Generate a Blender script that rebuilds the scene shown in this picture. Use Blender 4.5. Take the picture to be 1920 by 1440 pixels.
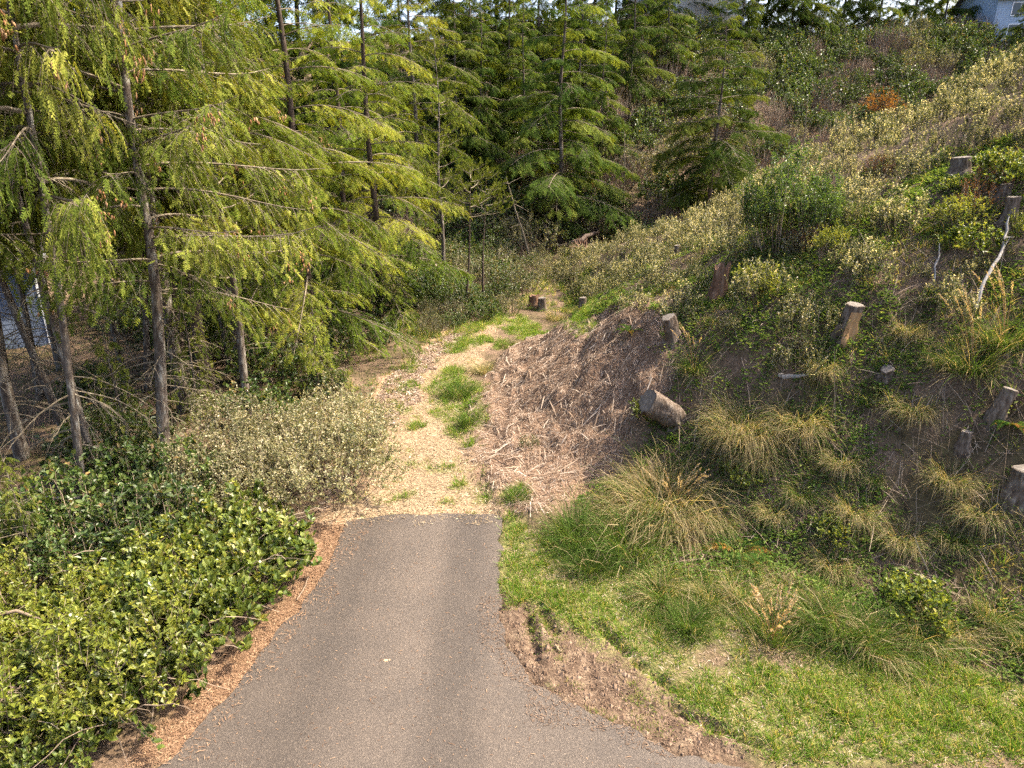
import bpy, math
import numpy as np
from mathutils import Vector, Matrix

for _o in list(bpy.data.objects):
    bpy.data.objects.remove(_o, do_unlink=True)
SC = bpy.context.scene
COL = SC.collection
RAD = math.radians

# ------------------------------------------------------------------ camera
CAM_H = 6.5
PITCH = 20.0
FPX = 1280.0                      # focal length in pixels of the 1920 px wide picture
cd = bpy.data.cameras.new('camera')
cd.sensor_width = 36.0
cd.lens = 24.0
cd.clip_start = 0.05
cd.clip_end = 3000.0
cam = bpy.data.objects.new('camera', cd)
COL.objects.link(cam)
cam.location = (0, 0, CAM_H)
cam.rotation_euler = (RAD(90 - PITCH), 0, 0)
SC.camera = cam

# ------------------------------------------------------------------ sky, sun, exposure
SUN_ELEV = 52.0
SUN_AZ = math.atan2(0.97, 0.26)   # clockwise from +Y: the sun stands ahead and to the right
world = bpy.data.worlds.new('World')
SC.world = world
world.use_nodes = True
wn = world.node_tree
bg = wn.nodes['Background']
sky = wn.nodes.new('ShaderNodeTexSky')
sky.sky_type = 'NISHITA'
sky.sun_disc = False
sky.sun_elevation = RAD(SUN_ELEV)
sky.sun_rotation = SUN_AZ
sky.altitude = 60
sky.air_density = 0.7
sky.dust_density = 5.0
sky.ozone_density = 1.0
wn.links.new(sky.outputs[0], bg.inputs[0])
bg.inputs[1].default_value = 0.15
sd = bpy.data.lights.new('sun', 'SUN')
sd.energy = 3.5
sd.angle = RAD(1.2)
sd.color = (1.0, 0.87, 0.68)
sun = bpy.data.objects.new('sun', sd)
COL.objects.link(sun)
_s = Vector((math.sin(SUN_AZ) * math.cos(RAD(SUN_ELEV)), math.cos(SUN_AZ) * math.cos(RAD(SUN_ELEV)), math.sin(RAD(SUN_ELEV))))
sun.rotation_euler = _s.to_track_quat('Z', 'Y').to_euler()
sun.location = (30, 20, 40)
SC.view_settings.view_transform = 'Standard'
SC.view_settings.look = 'None'
SC.view_settings.gamma = 1.0
SC.view_settings.exposure = 2.1
SC.view_settings.use_curve_mapping = False
SC.cycles.max_bounces = 4
SC.cycles.diffuse_bounces = 2
SC.cycles.glossy_bounces = 1
SC.cycles.transmission_bounces = 3
SC.cycles.transparent_max_bounces = 4
SC.cycles.use_denoising = False
SC.cycles.adaptive_threshold = 0.03

# ------------------------------------------------------------------ numeric helpers
rng = np.random.default_rng(7)

def nrm(v):
    return v / np.maximum(np.linalg.norm(v, axis=-1, keepdims=True), 1e-9)

def _hash(ix, iy, seed):
    n = (ix.astype(np.int64) * 374761393 + iy.astype(np.int64) * 668265263 + seed * 1442695041) & 0x7fffffff
    n = ((n ^ (n >> 13)) * 1274126177) & 0x7fffffff
    return ((n ^ (n >> 16)) & 0xffff) / 65535.0

def vnoise(x, y, seed=0):
    x = np.asarray(x, float); y = np.asarray(y, float)
    ix = np.floor(x); iy = np.floor(y)
    fx = x - ix; fy = y - iy
    fx = fx * fx * (3 - 2 * fx); fy = fy * fy * (3 - 2 * fy)
    a = _hash(ix, iy, seed); b = _hash(ix + 1, iy, seed)
    c = _hash(ix, iy + 1, seed); d = _hash(ix + 1, iy + 1, seed)
    return (a * (1 - fx) + b * fx) * (1 - fy) + (c * (1 - fx) + d * fx) * fy

def fbm(x, y, seed=0, octv=4):
    s = 0.0; a = 0.5
    for o in range(octv):
        s = s + a * (vnoise(x * 2 ** o, y * 2 ** o, seed + o * 17) - 0.5)
        a *= 0.55
    return s

def sstep(a, b, x):
    t = np.clip((x - a) / (b - a), 0, 1)
    return t * t * (3 - 2 * t)

def in_poly(x, y, poly):
    x = np.asarray(x, float); y = np.asarray(y, float)
    c = np.zeros(x.shape, bool)
    n = len(poly)
    for i in range(n):
        x0, y0 = poly[i]; x1, y1 = poly[(i + 1) % n]
        if y0 == y1:
            continue
        m = ((y0 > y) != (y1 > y)) & (x < (x1 - x0) * (y - y0) / (y1 - y0) + x0)
        c ^= m
    return c

def poly_dist(x, y, pts):
    """distance to a polyline, side (+1 right of travel) and interpolated third value"""
    best = np.full(np.shape(x), 1e9); side = np.zeros(np.shape(x)); val = np.zeros(np.shape(x))
    for i in range(len(pts) - 1):
        a = pts[i]; b = pts[i + 1]
        dx, dy = b[0] - a[0], b[1] - a[1]
        l2 = dx * dx + dy * dy
        t = np.clip(((x - a[0]) * dx + (y - a[1]) * dy) / l2, 0, 1)
        px = a[0] + t * dx; py = a[1] + t * dy
        d = np.hypot(x - px, y - py)
        cr = dx * (y - a[1]) - dy * (x - a[0])
        m = d < best - 1e-9
        best = np.where(m, d, best)
        side = np.where(m, np.where(cr < 0, 1.0, -1.0), side)
        if len(a) > 2:
            val = np.where(m, a[2] + t * (b[2] - a[2]), val)
    return best, side, val

# ------------------------------------------------------------------ the lie of the land
BASE = [(60, -38), (30, -12), (14, 1.2), (8.5, 5.8), (6.7, 7.2), (4.4, 8.9), (1.7, 11.1), (0.2, 12.6), (-0.7, 14.2), (-0.8, 17), (-0.2, 20.5),
        (1.0, 23.3), (2.2, 26), (2.4, 30), (2.0, 35), (1.8, 44), (1.8, 60)]
CREST = [(80, -20, 14), (40, 4, 12.0), (21, 10.5, 11.0), (13.4, 18.4, 8.3), (8.9, 24.2, 4.9), (5.5, 28.4, 2.6), (3.4, 34, 0.9), (3.2, 44, 0.8), (3.2, 60, 0.8)]

def terrain(x, y):
    x = np.asarray(x, float); y = np.asarray(y, float)
    db, sb, _ = poly_dist(x, y, BASE)
    dc, s2, hc = poly_dist(x, y, CREST)
    t = db / (db + dc + 1e-6)
    prof = 0.35 * t + 0.65 * (1 - (1 - t) ** 1.7) * sstep(-0.02, 0.25, t)
    face = hc * prof
    back = hc - 0.30 * np.minimum(dc, 9.0) * sstep(0, 3, dc)
    right = np.where(sb > 0, np.where(s2 < 0, face, np.maximum(back, 0.3)), 0.0)
    left = -0.13 * np.clip(-x - 5.5, 0, 22) * sstep(2, 8, y) * (1 - sstep(40, 60, y))
    flat = right + left
    yb = 38.5 + 0.6 * np.sin(x * 0.3) + 3.0 * sstep(6, 25, x)
    bh = np.clip(y - yb, 0, 27) * 0.53 - 2.5 * sstep(70, 95, y)
    h = np.maximum(flat, bh) + 0.35 * np.exp(-np.abs(flat - bh) * 1.2) * sstep(33, 39, y)
    rough = sstep(0.0, 2.5, db) * (sb > 0) + 0.35 * (sb <= 0) * sstep(1.2, 3.5, np.hypot(np.maximum(np.abs(x + 1.4) - 1.2, 0) , 0)) + 0.10
    rough = rough * sstep(7.5, 11.5, y + np.maximum(np.abs(x + 1) - 3, 0) * 1.2)
    h = h + rough * (0.85 * fbm(x * 0.45, y * 0.45, 3, 3) + 0.32 * fbm(x * 1.9, y * 1.9, 11, 3))
    return h

def project(P):
    P = np.asarray(P, float)
    cp, sp = math.cos(RAD(PITCH)), math.sin(RAD(PITCH))
    zz = P[..., 2] - CAM_H
    dep = P[..., 1] * cp - zz * sp
    up = P[..., 1] * sp + zz * cp
    dep = np.where(dep < 0.1, 0.1, dep)
    return 960 + FPX * P[..., 0] / dep, 720 - FPX * up / dep, dep

def ray(px, py):
    cp, sp = math.cos(RAD(PITCH)), math.sin(RAD(PITCH))
    u = (np.asarray(px, float) - 960) / FPX; v = (720 - np.asarray(py, float)) / FPX
    return np.stack([u, cp + v * sp, -sp + v * cp], -1)

class Grid:
    """bilinear table of a height function, for fast look-ups"""
    def __init__(s, fn, x0, x1, y0, y1, st):
        s.fn, s.x0, s.y0, s.st = fn, x0, y0, st
        xs = np.arange(x0, x1 + st, st); ys = np.arange(y0, y1 + st, st)
        X, Y = np.meshgrid(xs, ys); s.h = fn(X.ravel(), Y.ravel()).reshape(X.shape)
        s.nx, s.ny = len(xs), len(ys)
    def __call__(s, x, y):
        u = np.clip((np.asarray(x, float) - s.x0) / s.st, 0, s.nx - 1.001); v = np.clip((np.asarray(y, float) - s.y0) / s.st, 0, s.ny - 1.001)
        i = u.astype(int); j = v.astype(int); u = u - i; v = v - j; h = s.h
        return (h[j, i] * (1 - u) + h[j, i + 1] * u) * (1 - v) + (h[j + 1, i] * (1 - u) + h[j + 1, i + 1] * u) * v
TG = Grid(terrain, -60, 80, 0, 100, .25)
_K = np.concatenate([np.arange(4, 30, 0.12), np.arange(30, 90, 0.4)])
def hit(px, py):
    """first point of the terrain along the viewing ray through (px, py)"""
    d = ray(px, py)
    P = d[None] * _K[:, None]
    below = (CAM_H + P[:, 2]) < TG(P[:, 0], P[:, 1])
    i = int(np.argmax(below)) if below.any() else len(_K) - 1
    kk = np.linspace(_K[max(i - 1, 0)], _K[i], 25); P = d[None] * kk[:, None]
    below = (CAM_H + P[:, 2]) < TG(P[:, 0], P[:, 1])
    q = P[int(np.argmax(below)) if below.any() else -1]
    return float(q[0]), float(q[1]), float(TG(q[0], q[1]))

def wpoly(pix, step=60):
    """a polygon drawn on the land, given by the pixels of its corners"""
    out = []
    n = len(pix)
    for i in range(n):
        a = pix[i]; b = pix[(i + 1) % n]
        k = max(1, int(math.hypot(b[0] - a[0], b[1] - a[1]) / step))
        for j in range(k):
            f = j / k
            h = hit(a[0] + (b[0] - a[0]) * f, a[1] + (b[1] - a[1]) * f)
            out.append((h[0], h[1]))
    return out

def soft_in(x, y, poly, amp=0.35, seed=5, blur=0.14, freq=1.3):
    x = np.asarray(x); y = np.asarray(y)
    jx = amp * (fbm(x * freq, y * freq, seed, 4)) * 2; jy = amp * (fbm(x * freq, y * freq, seed + 50, 4)) * 2
    s = 0
    for ox, oy in ((0, 0), (blur, 0), (-blur, 0), (0, blur), (0, -blur)):
        s = s + in_poly(x + jx + ox, y + jy + oy, poly)
    return s / 5.0

# ------------------------------------------------------------------ zones of the ground
PX_PATH = [(600, 985), (640, 940), (690, 880), (720, 830), (785, 745), (795, 700), (850, 655), (905, 622), (945, 580), (956, 552), (974, 552),
           (968, 580), (935, 620), (900, 668), (875, 730), (875, 790), (885, 850), (915, 900), (965, 965), (942, 985), (640, 990)]
PX_MULCH = [(905, 725), (940, 668), (1000, 635), (1100, 604), (1165, 566), (1225, 575), (1245, 640), (1255, 700), (1215, 790), (1180, 850),
            (1110, 910), (1010, 975), (945, 960), (900, 890), (880, 830), (872, 780)]
PX_VERGE = [(945, 990), (1000, 975), (1050, 1005), (1150, 1040), (1250, 1075), (1330, 1110), (1500, 1180), (1700, 1220), (2050, 1330), (2050, 1439),
            (1500, 1439), (1380, 1385), (1265, 1322), (1160, 1245), (1085, 1192), (1005, 1142), (950, 1110), (935, 1050)]
PX_DIRT = [(900, 1120), (950, 1110), (1005, 1142), (1085, 1192), (1160, 1245), (1265, 1322), (1380, 1385), (1500, 1439), (1300, 1439), (1100, 1360), (990, 1310), (930, 1240), (900, 1180)]
PX_NEEDLE = [(600, 975), (700, 985), (660, 1050), (600, 1150), (440, 1360), (380, 1439), (230, 1439), (330, 1330), (430, 1235), (520, 1140), (575, 1040)]
PX_LITTER = [(700, 740), (790, 650), (860, 610), (900, 600), (850, 655), (795, 700), (785, 745), (720, 830), (660, 850), (620, 960), (590, 960), (640, 840)]
Z = {k: wpoly(v) for k, v in dict(path=PX_PATH, mulch=PX_MULCH, verge=PX_VERGE, dirt=PX_DIRT, needle=PX_NEEDLE, litter=PX_LITTER).items()}
# small green patches beside and on the trail: pixel centre and half sizes
PATCH = [(850, 658, 22, 8), (846, 716, 34, 26), (858, 750, 48, 32), (850, 778, 44, 18), (876, 799, 40, 18), (905, 937, 16, 9), (970, 938, 26, 15), (862, 912, 16, 7),
         (880, 835, 14, 6), (780, 870, 16, 6), (770, 690, 20, 12), (770, 725, 16, 12), (940, 650, 22, 8), (1000, 632, 40, 9), (925, 600, 30, 12), (880, 610, 30, 12),
         (870, 640, 20, 8), (840, 940, 16, 6), (975, 610, 30, 14), (1085, 600, 30, 8), (905, 640, 20, 10), (760, 770, 16, 8), (715, 860, 12, 6), (935, 590, 25, 12),
         (955, 975, 12, 5), (960, 1000, 22, 12), (780, 800, 22, 8), (760, 930, 16, 7), (820, 880, 30, 9)]
PATCHW = []
for _c in PATCH:
    p0 = hit(_c[0], _c[1]); p1 = hit(_c[0] + _c[2], _c[1]); p2 = hit(_c[0], _c[1] - _c[3])
    PATCHW.append((p0[0], p0[1], abs(p1[0] - p0[0]) + 0.02, max(0.12, abs(p2[1] - p0[1]))))

def patch_mask(x, y):
    m = np.zeros(np.shape(x))
    wob = fbm(np.asarray(x) * 3, np.asarray(y) * 3, 77, 3) * 1.4
    for (cx, cy, rx, ry) in PATCHW:
        d = np.sqrt(((x - cx) / rx) ** 2 + ((y - cy) / ry) ** 2) + wob
        m = np.maximum(m, 1 - sstep(0.75, 1.15, d))
    return m

# road outline, traced along the tarmac's edges
PX_ROAD_L = [(655, 976), (643, 992), (627, 1040), (600, 1092), (556, 1150), (500, 1212), (440, 1290), (375, 1360), (310, 1438)]
PX_ROAD_R = [(942, 968), (941, 1000), (933, 1060), (936, 1105), (934, 1150), (950, 1205), (985, 1262), (1050, 1310), (1160, 1362), (1330, 1438)]
def flat_hit(px, py, z=0.0):
    d = ray(px, py); k = (z - CAM_H) / d[2]
    return (d[0] * k, d[1] * k)
roadL = [flat_hit(*p) for p in PX_ROAD_L]
roadR = [flat_hit(*p) for p in PX_ROAD_R]
ROAD_POLY = list(reversed(roadL)) + [flat_hit(750, 969), flat_hit(850, 966)] + roadR + [(4.6, 5.2), (8.0, 3.6), (14.0, 0.5), (22.0, -6.0), (22.0, -14.0), (-16.0, -14.0), (-12.0, -2.0), (-7.0, 3.2), (-5.0, 4.8)]
# tyre ruts pressed into the dirt at the road's right edge
RUTS = [[flat_hit(990, 1142), flat_hit(996, 1190), flat_hit(1008, 1240)], [flat_hit(1012, 1138), flat_hit(1040, 1185)],
        [flat_hit(1120, 1172), flat_hit(1150, 1200), flat_hit(1175, 1225)], [flat_hit(1262, 1330), flat_hit(1330, 1360), flat_hit(1420, 1395)], [flat_hit(1190, 1240), flat_hit(1260, 1290)]]

def ground_exact(x, y):
    """terrain with the road bed, the ruts and the mulch heaps pressed in"""
    x = np.asarray(x, float); y = np.asarray(y, float)
    h = terrain(x, y)
    m = soft_in(x, y, Z['mulch'], 0.2, 5, 0.15)
    h = h + m * (0.16 + 0.42 * fbm(x * 1.6, y * 1.6, 31, 4) + 0.22 * fbm(x * 4.5, y * 4.5, 37, 3))
    d = soft_in(x, y, Z['dirt'], 0.1, 9, 0.1)
    h = h + d * 0.12 * fbm(x * 4, y * 4, 41, 3)
    for r in RUTS:
        dd, _, _ = poly_dist(x, y, r)
        h = h - 0.10 * np.exp(-(dd / 0.065) ** 2) * (.5 + vnoise(x * 6, y * 6, 4)) + 0.018 * np.exp(-((dd - 0.13) / 0.06) ** 2)
    r = in_poly(x, y, ROAD_POLY)
    h = np.where(r, -0.05, h)
    return h

GG = Grid(ground_exact, -20, 24, 3, 47, .075)
def ground_h(x, y):
    x = np.asarray(x, float); y = np.asarray(y, float)
    return np.where((x > -20) & (x < 24) & (y > 3) & (y < 47), GG(x, y), TG(x, y))

# ------------------------------------------------------------------ mesh helpers
class Buf:
    def __init__(s):
        s.v = []; s.f4 = []; s.f3 = []; s.a4 = []; s.a3 = []; s.m4 = []; s.m3 = []; s.n = 0
    def add(s, V, F, a=0.5, m=0):
        V = np.asarray(V, float).reshape(-1, 3); F = np.asarray(F, int)
        if len(F) == 0:
            return
        aa = np.broadcast_to(np.asarray(a, float), (len(F),)).copy()
        mm = np.full(len(F), m, int)
        s.v.append(V)
        if F.shape[1] == 4:
            s.f4.append(F + s.n); s.a4.append(aa); s.m4.append(mm)
        else:
            s.f3.append(F + s.n); s.a3.append(aa); s.m3.append(mm)
        s.n += len(V)
    def mesh(s, name, mats, smooth=False):
        me = bpy.data.meshes.new(name)
        V = np.concatenate(s.v) if s.v else np.zeros((0, 3))
        f4 = np.concatenate(s.f4) if s.f4 else np.zeros((0, 4), int)
        f3 = np.concatenate(s.f3) if s.f3 else np.zeros((0, 3), int)
        at = np.concatenate(s.a4 + s.a3) if (s.a4 or s.a3) else np.zeros(0)
        mi = np.concatenate(s.m4 + s.m3) if (s.m4 or s.m3) else np.zeros(0, int)
        me.vertices.add(len(V)); me.vertices.foreach_set('co', V.astype(np.float32).ravel())
        li = np.concatenate([f4.ravel(), f3.ravel()])
        me.loops.add(len(li)); me.loops.foreach_set('vertex_index', li.astype(np.int32))
        np_ = len(f4) + len(f3)
        me.polygons.add(np_)
        st = np.concatenate([np.arange(len(f4)) * 4, len(f4) * 4 + np.arange(len(f3)) * 3]).astype(np.int32)
        me.polygons.foreach_set('loop_start', st)
        me.polygons.foreach_set('material_index', mi.astype(np.int32))
        me.polygons.foreach_set('use_smooth', np.full(np_, smooth))
        for mt in (mats if isinstance(mats, (list, tuple)) else [mats]):
            me.materials.append(mt)
        ra = me.attributes.new('rnd', 'FLOAT', 'FACE')
        ra.data.foreach_set('value', at.astype(np.float32))
        me.update(calc_edges=True)
        return me

def obj(name, me, parent=None, loc=None, kind=None):
    o = bpy.data.objects.new(name, me); COL.objects.link(o)
    if parent is not None:
        o.parent = parent
    if loc is not None:
        o.location = loc
    if kind:
        o['kind'] = kind
    return o

def tag(o, label, cat, group=None):
    o['label'] = label; o['category'] = cat
    if group:
        o['group'] = group
    return o

def thing(name, label, cat, loc=(0, 0, 0), rz=0.0, sc=1.0, group=None):
    o = bpy.data.objects.new(name, None); COL.objects.link(o)
    o.empty_display_size = 0.2
    o.location = loc; o.rotation_euler = (0, 0, rz)
    o.scale = (sc, sc, sc) if not isinstance(sc, (tuple, list)) else sc
    return tag(o, label, cat, group)

def place(proto, label, cat, loc, rz=0.0, sc=1.0, group=None, tilt=(0, 0)):
    """proto = (name, [(part name, mesh, kind)]); a new individual whose parts share the mesh data"""
    o = thing(proto[0], label, cat, loc, rz, sc, group)
    o.rotation_euler = (tilt[0], tilt[1], rz)
    for pn, me, kd in proto[1]:
        obj(pn, me, o, kind=kd)
    return o

def leaves(buf, P, D, N, L, W, a, m=0, fold=0.25, drop=0.12, mid=0.45):
    """folded diamond leaves: base, left, tip, right"""
    D = nrm(D); S = nrm(np.cross(D, N)); U = np.cross(S, D)
    L = np.broadcast_to(L, (len(P),))[:, None]; W = np.broadcast_to(W, (len(P),))[:, None]
    M = P + D * L * mid
    v = np.stack([P, M + S * W / 2 + U * W * fold, P + D * L - U * L * drop, M - S * W / 2 + U * W * fold], 1)
    F = np.arange(len(P) * 4).reshape(-1, 4)
    buf.add(v.reshape(-1, 3), F, a, m)

def ovals(buf, P, D, N, L, W, a, m=0, fold=.16, drop=.12):
    """broad rounded leaves, folded along the midrib"""
    D = nrm(D); S = nrm(np.cross(D, N)); U = np.cross(S, D)
    L = np.broadcast_to(L, (len(P),))[:, None]; W = np.broadcast_to(W, (len(P),))[:, None] / 2
    def at(f, w, sg):
        return P + D * L * f + sg * S * W * w + U * W * 2 * fold * w - U * L * drop * f * f
    V = np.stack([P, at(.22, .85, 1), at(.62, .92, 1), at(1, 0, 1), at(.62, .92, -1), at(.22, .85, -1)], 1)
    b = (np.arange(len(P)) * 6)[:, None]
    a = np.broadcast_to(a, (len(P),))
    buf.add(V.reshape(-1, 3), np.vstack([b + [[0, 1, 2, 3]], b + [[0, 3, 4, 5]]]), np.tile(a, 2), m)

def blades(buf, P, D, L, W, bend, a, m=0, segs=3):
    """arching grass blades; D start direction, bend = how far they fall over"""
    n = len(P)
    D = nrm(D); G = np.array([0, 0, -1.0])
    S = nrm(np.cross(D, np.array([0, 0, 1.0]) + rng.normal(0, .5, (n, 3))))
    L = np.broadcast_to(L, (n,)); W = np.broadcast_to(W, (n,)); bend = np.broadcast_to(bend, (n,))
    rows = []
    p = P.copy(); d = D.copy()
    for k in range(segs):
        w = (W * (1 - 0.28 * k))[:, None] / 2
        rows.append(p - S * w); rows.append(p + S * w)
        p = p + d * (L / segs)[:, None]
        d = nrm(d + G * (bend * (k + 1) / segs)[:, None])
    rows.append(p)
    V = np.stack(rows, 1); nv = 2 * segs + 1
    b = (np.arange(n) * nv)[:, None]
    for k in range(segs - 1):
        F = b + np.array([[2 * k, 2 * k + 1, 2 * k + 3, 2 * k + 2]])
        if k == 0:
            buf.add(V.reshape(-1, 3), F, a, m); off = buf.n - n * nv
        else:
            buf.f4.append(F + off); buf.a4.append(np.broadcast_to(a, (n,)).astype(float)); buf.m4.append(np.full(n, m))
    F = b + np.array([[nv - 3, nv - 2, nv - 1]])
    if segs == 1:
        buf.add(V.reshape(-1, 3), F, a, m)
    else:
        buf.f3.append(F + off); buf.a3.append(np.broadcast_to(a, (n,)).astype(float)); buf.m3.append(np.full(n, m))

def tubes(buf, P, R, sides=3, a=0.5, m=0, cap=False):
    """P (N, M, 3) centre lines, R (N, M) radii"""
    P = np.asarray(P, float); R = np.asarray(R, float)
    N, M, _ = P.shape
    T = nrm(np.gradient(P, axis=1))
    ref = np.where(np.abs(T[..., 2:3]) > 0.9, np.array([1.0, 0, 0]), np.array([0, 0, 1.0]))
    A = nrm(np.cross(T, ref)); B = np.cross(T, A)
    ang = np.arange(sides) * 2 * math.pi / sides
    ring = A[:, :, None] * np.cos(ang)[:, None] + B[:, :, None] * np.sin(ang)[:, None]
    V = P[:, :, None] + ring * R[:, :, None, None]
    b = (np.arange(N) * M * sides)[:, None, None]
    i = np.arange(M - 1)[None, :, None] * sides; j = np.arange(sides)[None, None, :]; j2 = (j + 1) % sides
    F = np.stack([b + i + j, b + i + j2, b + i + sides + j2, b + i + sides + j], -1).reshape(-1, 4)
    aa = np.broadcast_to(np.asarray(a, float).reshape(-1, 1), (N, (M - 1) * sides)).ravel() if np.ndim(a) else a
    buf.add(V.reshape(-1, 3), F, aa, m)

def rdir(n, up=0.0, spread=1.0):
    d = rng.normal(0, 1, (n, 3)) * np.array([spread, spread, 1]); d[:, 2] += up
    return nrm(d)

# ------------------------------------------------------------------ materials
def newmat(name):
    m = bpy.data.materials.new(name); m.use_nodes = True
    nt = m.node_tree
    for n in list(nt.nodes):
        nt.nodes.remove(n)
    out = nt.nodes.new('ShaderNodeOutputMaterial')
    return m, nt, out

def ramp(nt, fac, stops):
    r = nt.nodes.new('ShaderNodeValToRGB')
    e = r.color_ramp.elements
    while len(e) > len(stops):
        e.remove(e[-1])
    while len(e) < len(stops):
        e.new(0.5)
    for k, (p, c) in enumerate(stops):
        e[k].position = p; e[k].color = (c[0], c[1], c[2], 1)
    nt.links.new(fac, r.inputs[0])
    return r.outputs[0]

def leaf_mat(name, stops, trans=0.35, rough=0.5, spec=0.3, vary=0.25):
    m, nt, out = newmat(name)
    at = nt.nodes.new('ShaderNodeAttribute'); at.attribute_name = 'rnd'
    c = ramp(nt, at.outputs['Fac'], stops)
    oi = nt.nodes.new('ShaderNodeObjectInfo')
    mr = nt.nodes.new('ShaderNodeMapRange'); mr.inputs[3].default_value = 1 - vary; mr.inputs[4].default_value = 1 + vary
    nt.links.new(oi.outputs['Random'], mr.inputs[0])
    hs = nt.nodes.new('ShaderNodeHueSaturation'); nt.links.new(mr.outputs[0], hs.inputs['Value']); nt.links.new(c, hs.inputs['Color'])
    if spec <= .3:
        p = nt.nodes.new('ShaderNodeBsdfDiffuse'); nt.links.new(hs.outputs[0], p.inputs[0])
    else:
        p = nt.nodes.new('ShaderNodeBsdfPrincipled')
        p.inputs['Roughness'].default_value = rough; p.inputs['Specular IOR Level'].default_value = spec
        nt.links.new(hs.outputs[0], p.inputs['Base Color'])
    t = nt.nodes.new('ShaderNodeBsdfTranslucent')
    tc = nt.nodes.new('ShaderNodeMix'); tc.data_type = 'RGBA'; tc.blend_type = 'MULTIPLY'; tc.inputs[0].default_value = 1
    nt.links.new(hs.outputs[0], tc.inputs[6]); tc.inputs[7].default_value = (1.5, 1.35, 0.6, 1)
    nt.links.new(tc.outputs[2], t.inputs[0])
    mx = nt.nodes.new('ShaderNodeMixShader'); mx.inputs[0].default_value = trans
    nt.links.new(p.outputs[0], mx.inputs[1]); nt.links.new(t.outputs[0], mx.inputs[2]); nt.links.new(mx.outputs[0], out.inputs[0])
    return m

def rough_mat(name, stops, scale=8.0, detail=6.0, bump=0.4, rough=0.85, spec=0.2, stretch=(1, 1, 1), bdist=0.02, use_rnd=0.0, coords='Object'):
    m, nt, out = newmat(name)
    tc = nt.nodes.new('ShaderNodeTexCoord'); mp = nt.nodes.new('ShaderNodeMapping'); mp.inputs['Scale'].default_value = stretch
    nt.links.new(tc.outputs[coords], mp.inputs[0])
    nz = nt.nodes.new('ShaderNodeTexNoise'); nz.inputs['Scale'].default_value = scale; nz.inputs['Detail'].default_value = detail; nz.inputs['Roughness'].default_value = 0.65
    nt.links.new(mp.outputs[0], nz.inputs[0])
    fac = nz.outputs[0]
    if use_rnd:
        at = nt.nodes.new('ShaderNodeAttribute'); at.attribute_name = 'rnd'
        mx = nt.nodes.new('ShaderNodeMix'); mx.inputs[0].default_value = use_rnd
        nt.links.new(fac, mx.inputs[2]); nt.links.new(at.outputs['Fac'], mx.inputs[3]); fac = mx.outputs[0]
    c = ramp(nt, fac, stops)
    p = nt.nodes.new('ShaderNodeBsdfPrincipled')
    p.inputs['Roughness'].default_value = rough; p.inputs['Specular IOR Level'].default_value = spec
    nt.links.new(c, p.inputs['Base Color'])
    if bump:
        b = nt.nodes.new('ShaderNodeBump'); b.inputs['Strength'].default_value = bump; b.inputs['Distance'].default_value = bdist
        nt.links.new(nz.outputs[0], b.inputs['Height']); nt.links.new(b.outputs[0], p.inputs['Normal'])
    nt.links.new(p.outputs[0], out.inputs[0])
    return m

M = {}
M['hemlock'] = leaf_mat('hemlock needles', [(0, (.034, .060, .009)), (.35, (.085, .120, .016)), (.7, (.165, .185, .026)), (1, (.28, .265, .042))], .29, .5, .28, .35)
M['spruce'] = leaf_mat('spruce needles', [(0, (.030, .050, .010)), (.4, (.080, .105, .018)), (.75, (.15, .165, .030)), (1, (.25, .245, .050))], .27, .5, .3)
M['far_spruce'] = leaf_mat('distant spruce needles', [(0, (.020, .040, .009)), (.5, (.055, .085, .016)), (1, (.13, .15, .028))], .34, .5, .25)
M['pine'] = leaf_mat('pine needles', [(0, (.045, .065, .010)), (.5, (.10, .125, .020)), (1, (.19, .20, .040))], .3, .5, .25)
M['salal'] = leaf_mat('salal leaves', [(0, (.045, .074, .013)), (.4, (.105, .145, .026)), (.8, (.19, .215, .046)), (1, (.32, .29, .07))], .38, .38, .45, .15)
M['yellowleaf'] = leaf_mat('young yellow-green leaves', [(0, (.09, .12, .016)), (.5, (.18, .21, .028)), (1, (.30, .30, .05))], .42, .42, .4, .15)
M['huckle'] = leaf_mat('small pale leaves', [(0, (.060, .074, .026)), (.45, (.15, .155, .066)), (.8, (.29, .265, .14)), (1, (.46, .40, .26))], .3, .45, .4, .15)
M['wand'] = leaf_mat('grey-green wand leaves', [(0, (.038, .052, .020)), (.4, (.082, .098, .040)), (.75, (.20, .20, .115)), (1, (.58, .53, .42))], .46, .4, .45)  # whitish tips, paled further to put the ridge's backlight into the colour
M['greenbush'] = leaf_mat('fresh green leaves', [(0, (.030, .070, .014)), (.5, (.070, .13, .026)), (1, (.16, .22, .06))], .4, .38, .45)
M['darkbush'] = leaf_mat('dark evergreen leaves', [(0, (.026, .050, .012)), (.5, (.058, .095, .020)), (.85, (.105, .130, .032)), (1, (.17, .11, .04))], .3, .42, .4)
M['orange'] = leaf_mat('orange dying foliage', [(0, (.13, .06, .018)), (.5, (.26, .12, .035)), (1, (.38, .21, .07))], .35, .6, .2)
M['rust'] = leaf_mat('rust brown foliage', [(0, (.08, .035, .015)), (.5, (.16, .075, .03)), (1, (.24, .13, .06))], .3, .6, .2)
M['grass'] = leaf_mat('grass blades', [(0, (.040, .088, .012)), (.5, (.088, .165, .022)), (.8, (.165, .225, .038)), (.9, (.30, .26, .10)), (1, (.40, .32, .16))], .4, .45, .3, .1)
M['tuss'] = leaf_mat('tussock blades', [(0, (.040, .080, .016)), (.35, (.080, .125, .028)), (.5, (.17, .155, .065)), (.75, (.30, .235, .125)), (1, (.44, .36, .22))], .35, .5, .25, .1)
M['weed'] = leaf_mat('weed leaves', [(0, (.04, .075, .015)), (.6, (.10, .16, .035)), (1, (.20, .23, .07))], .38, .45, .3, .1)
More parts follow.
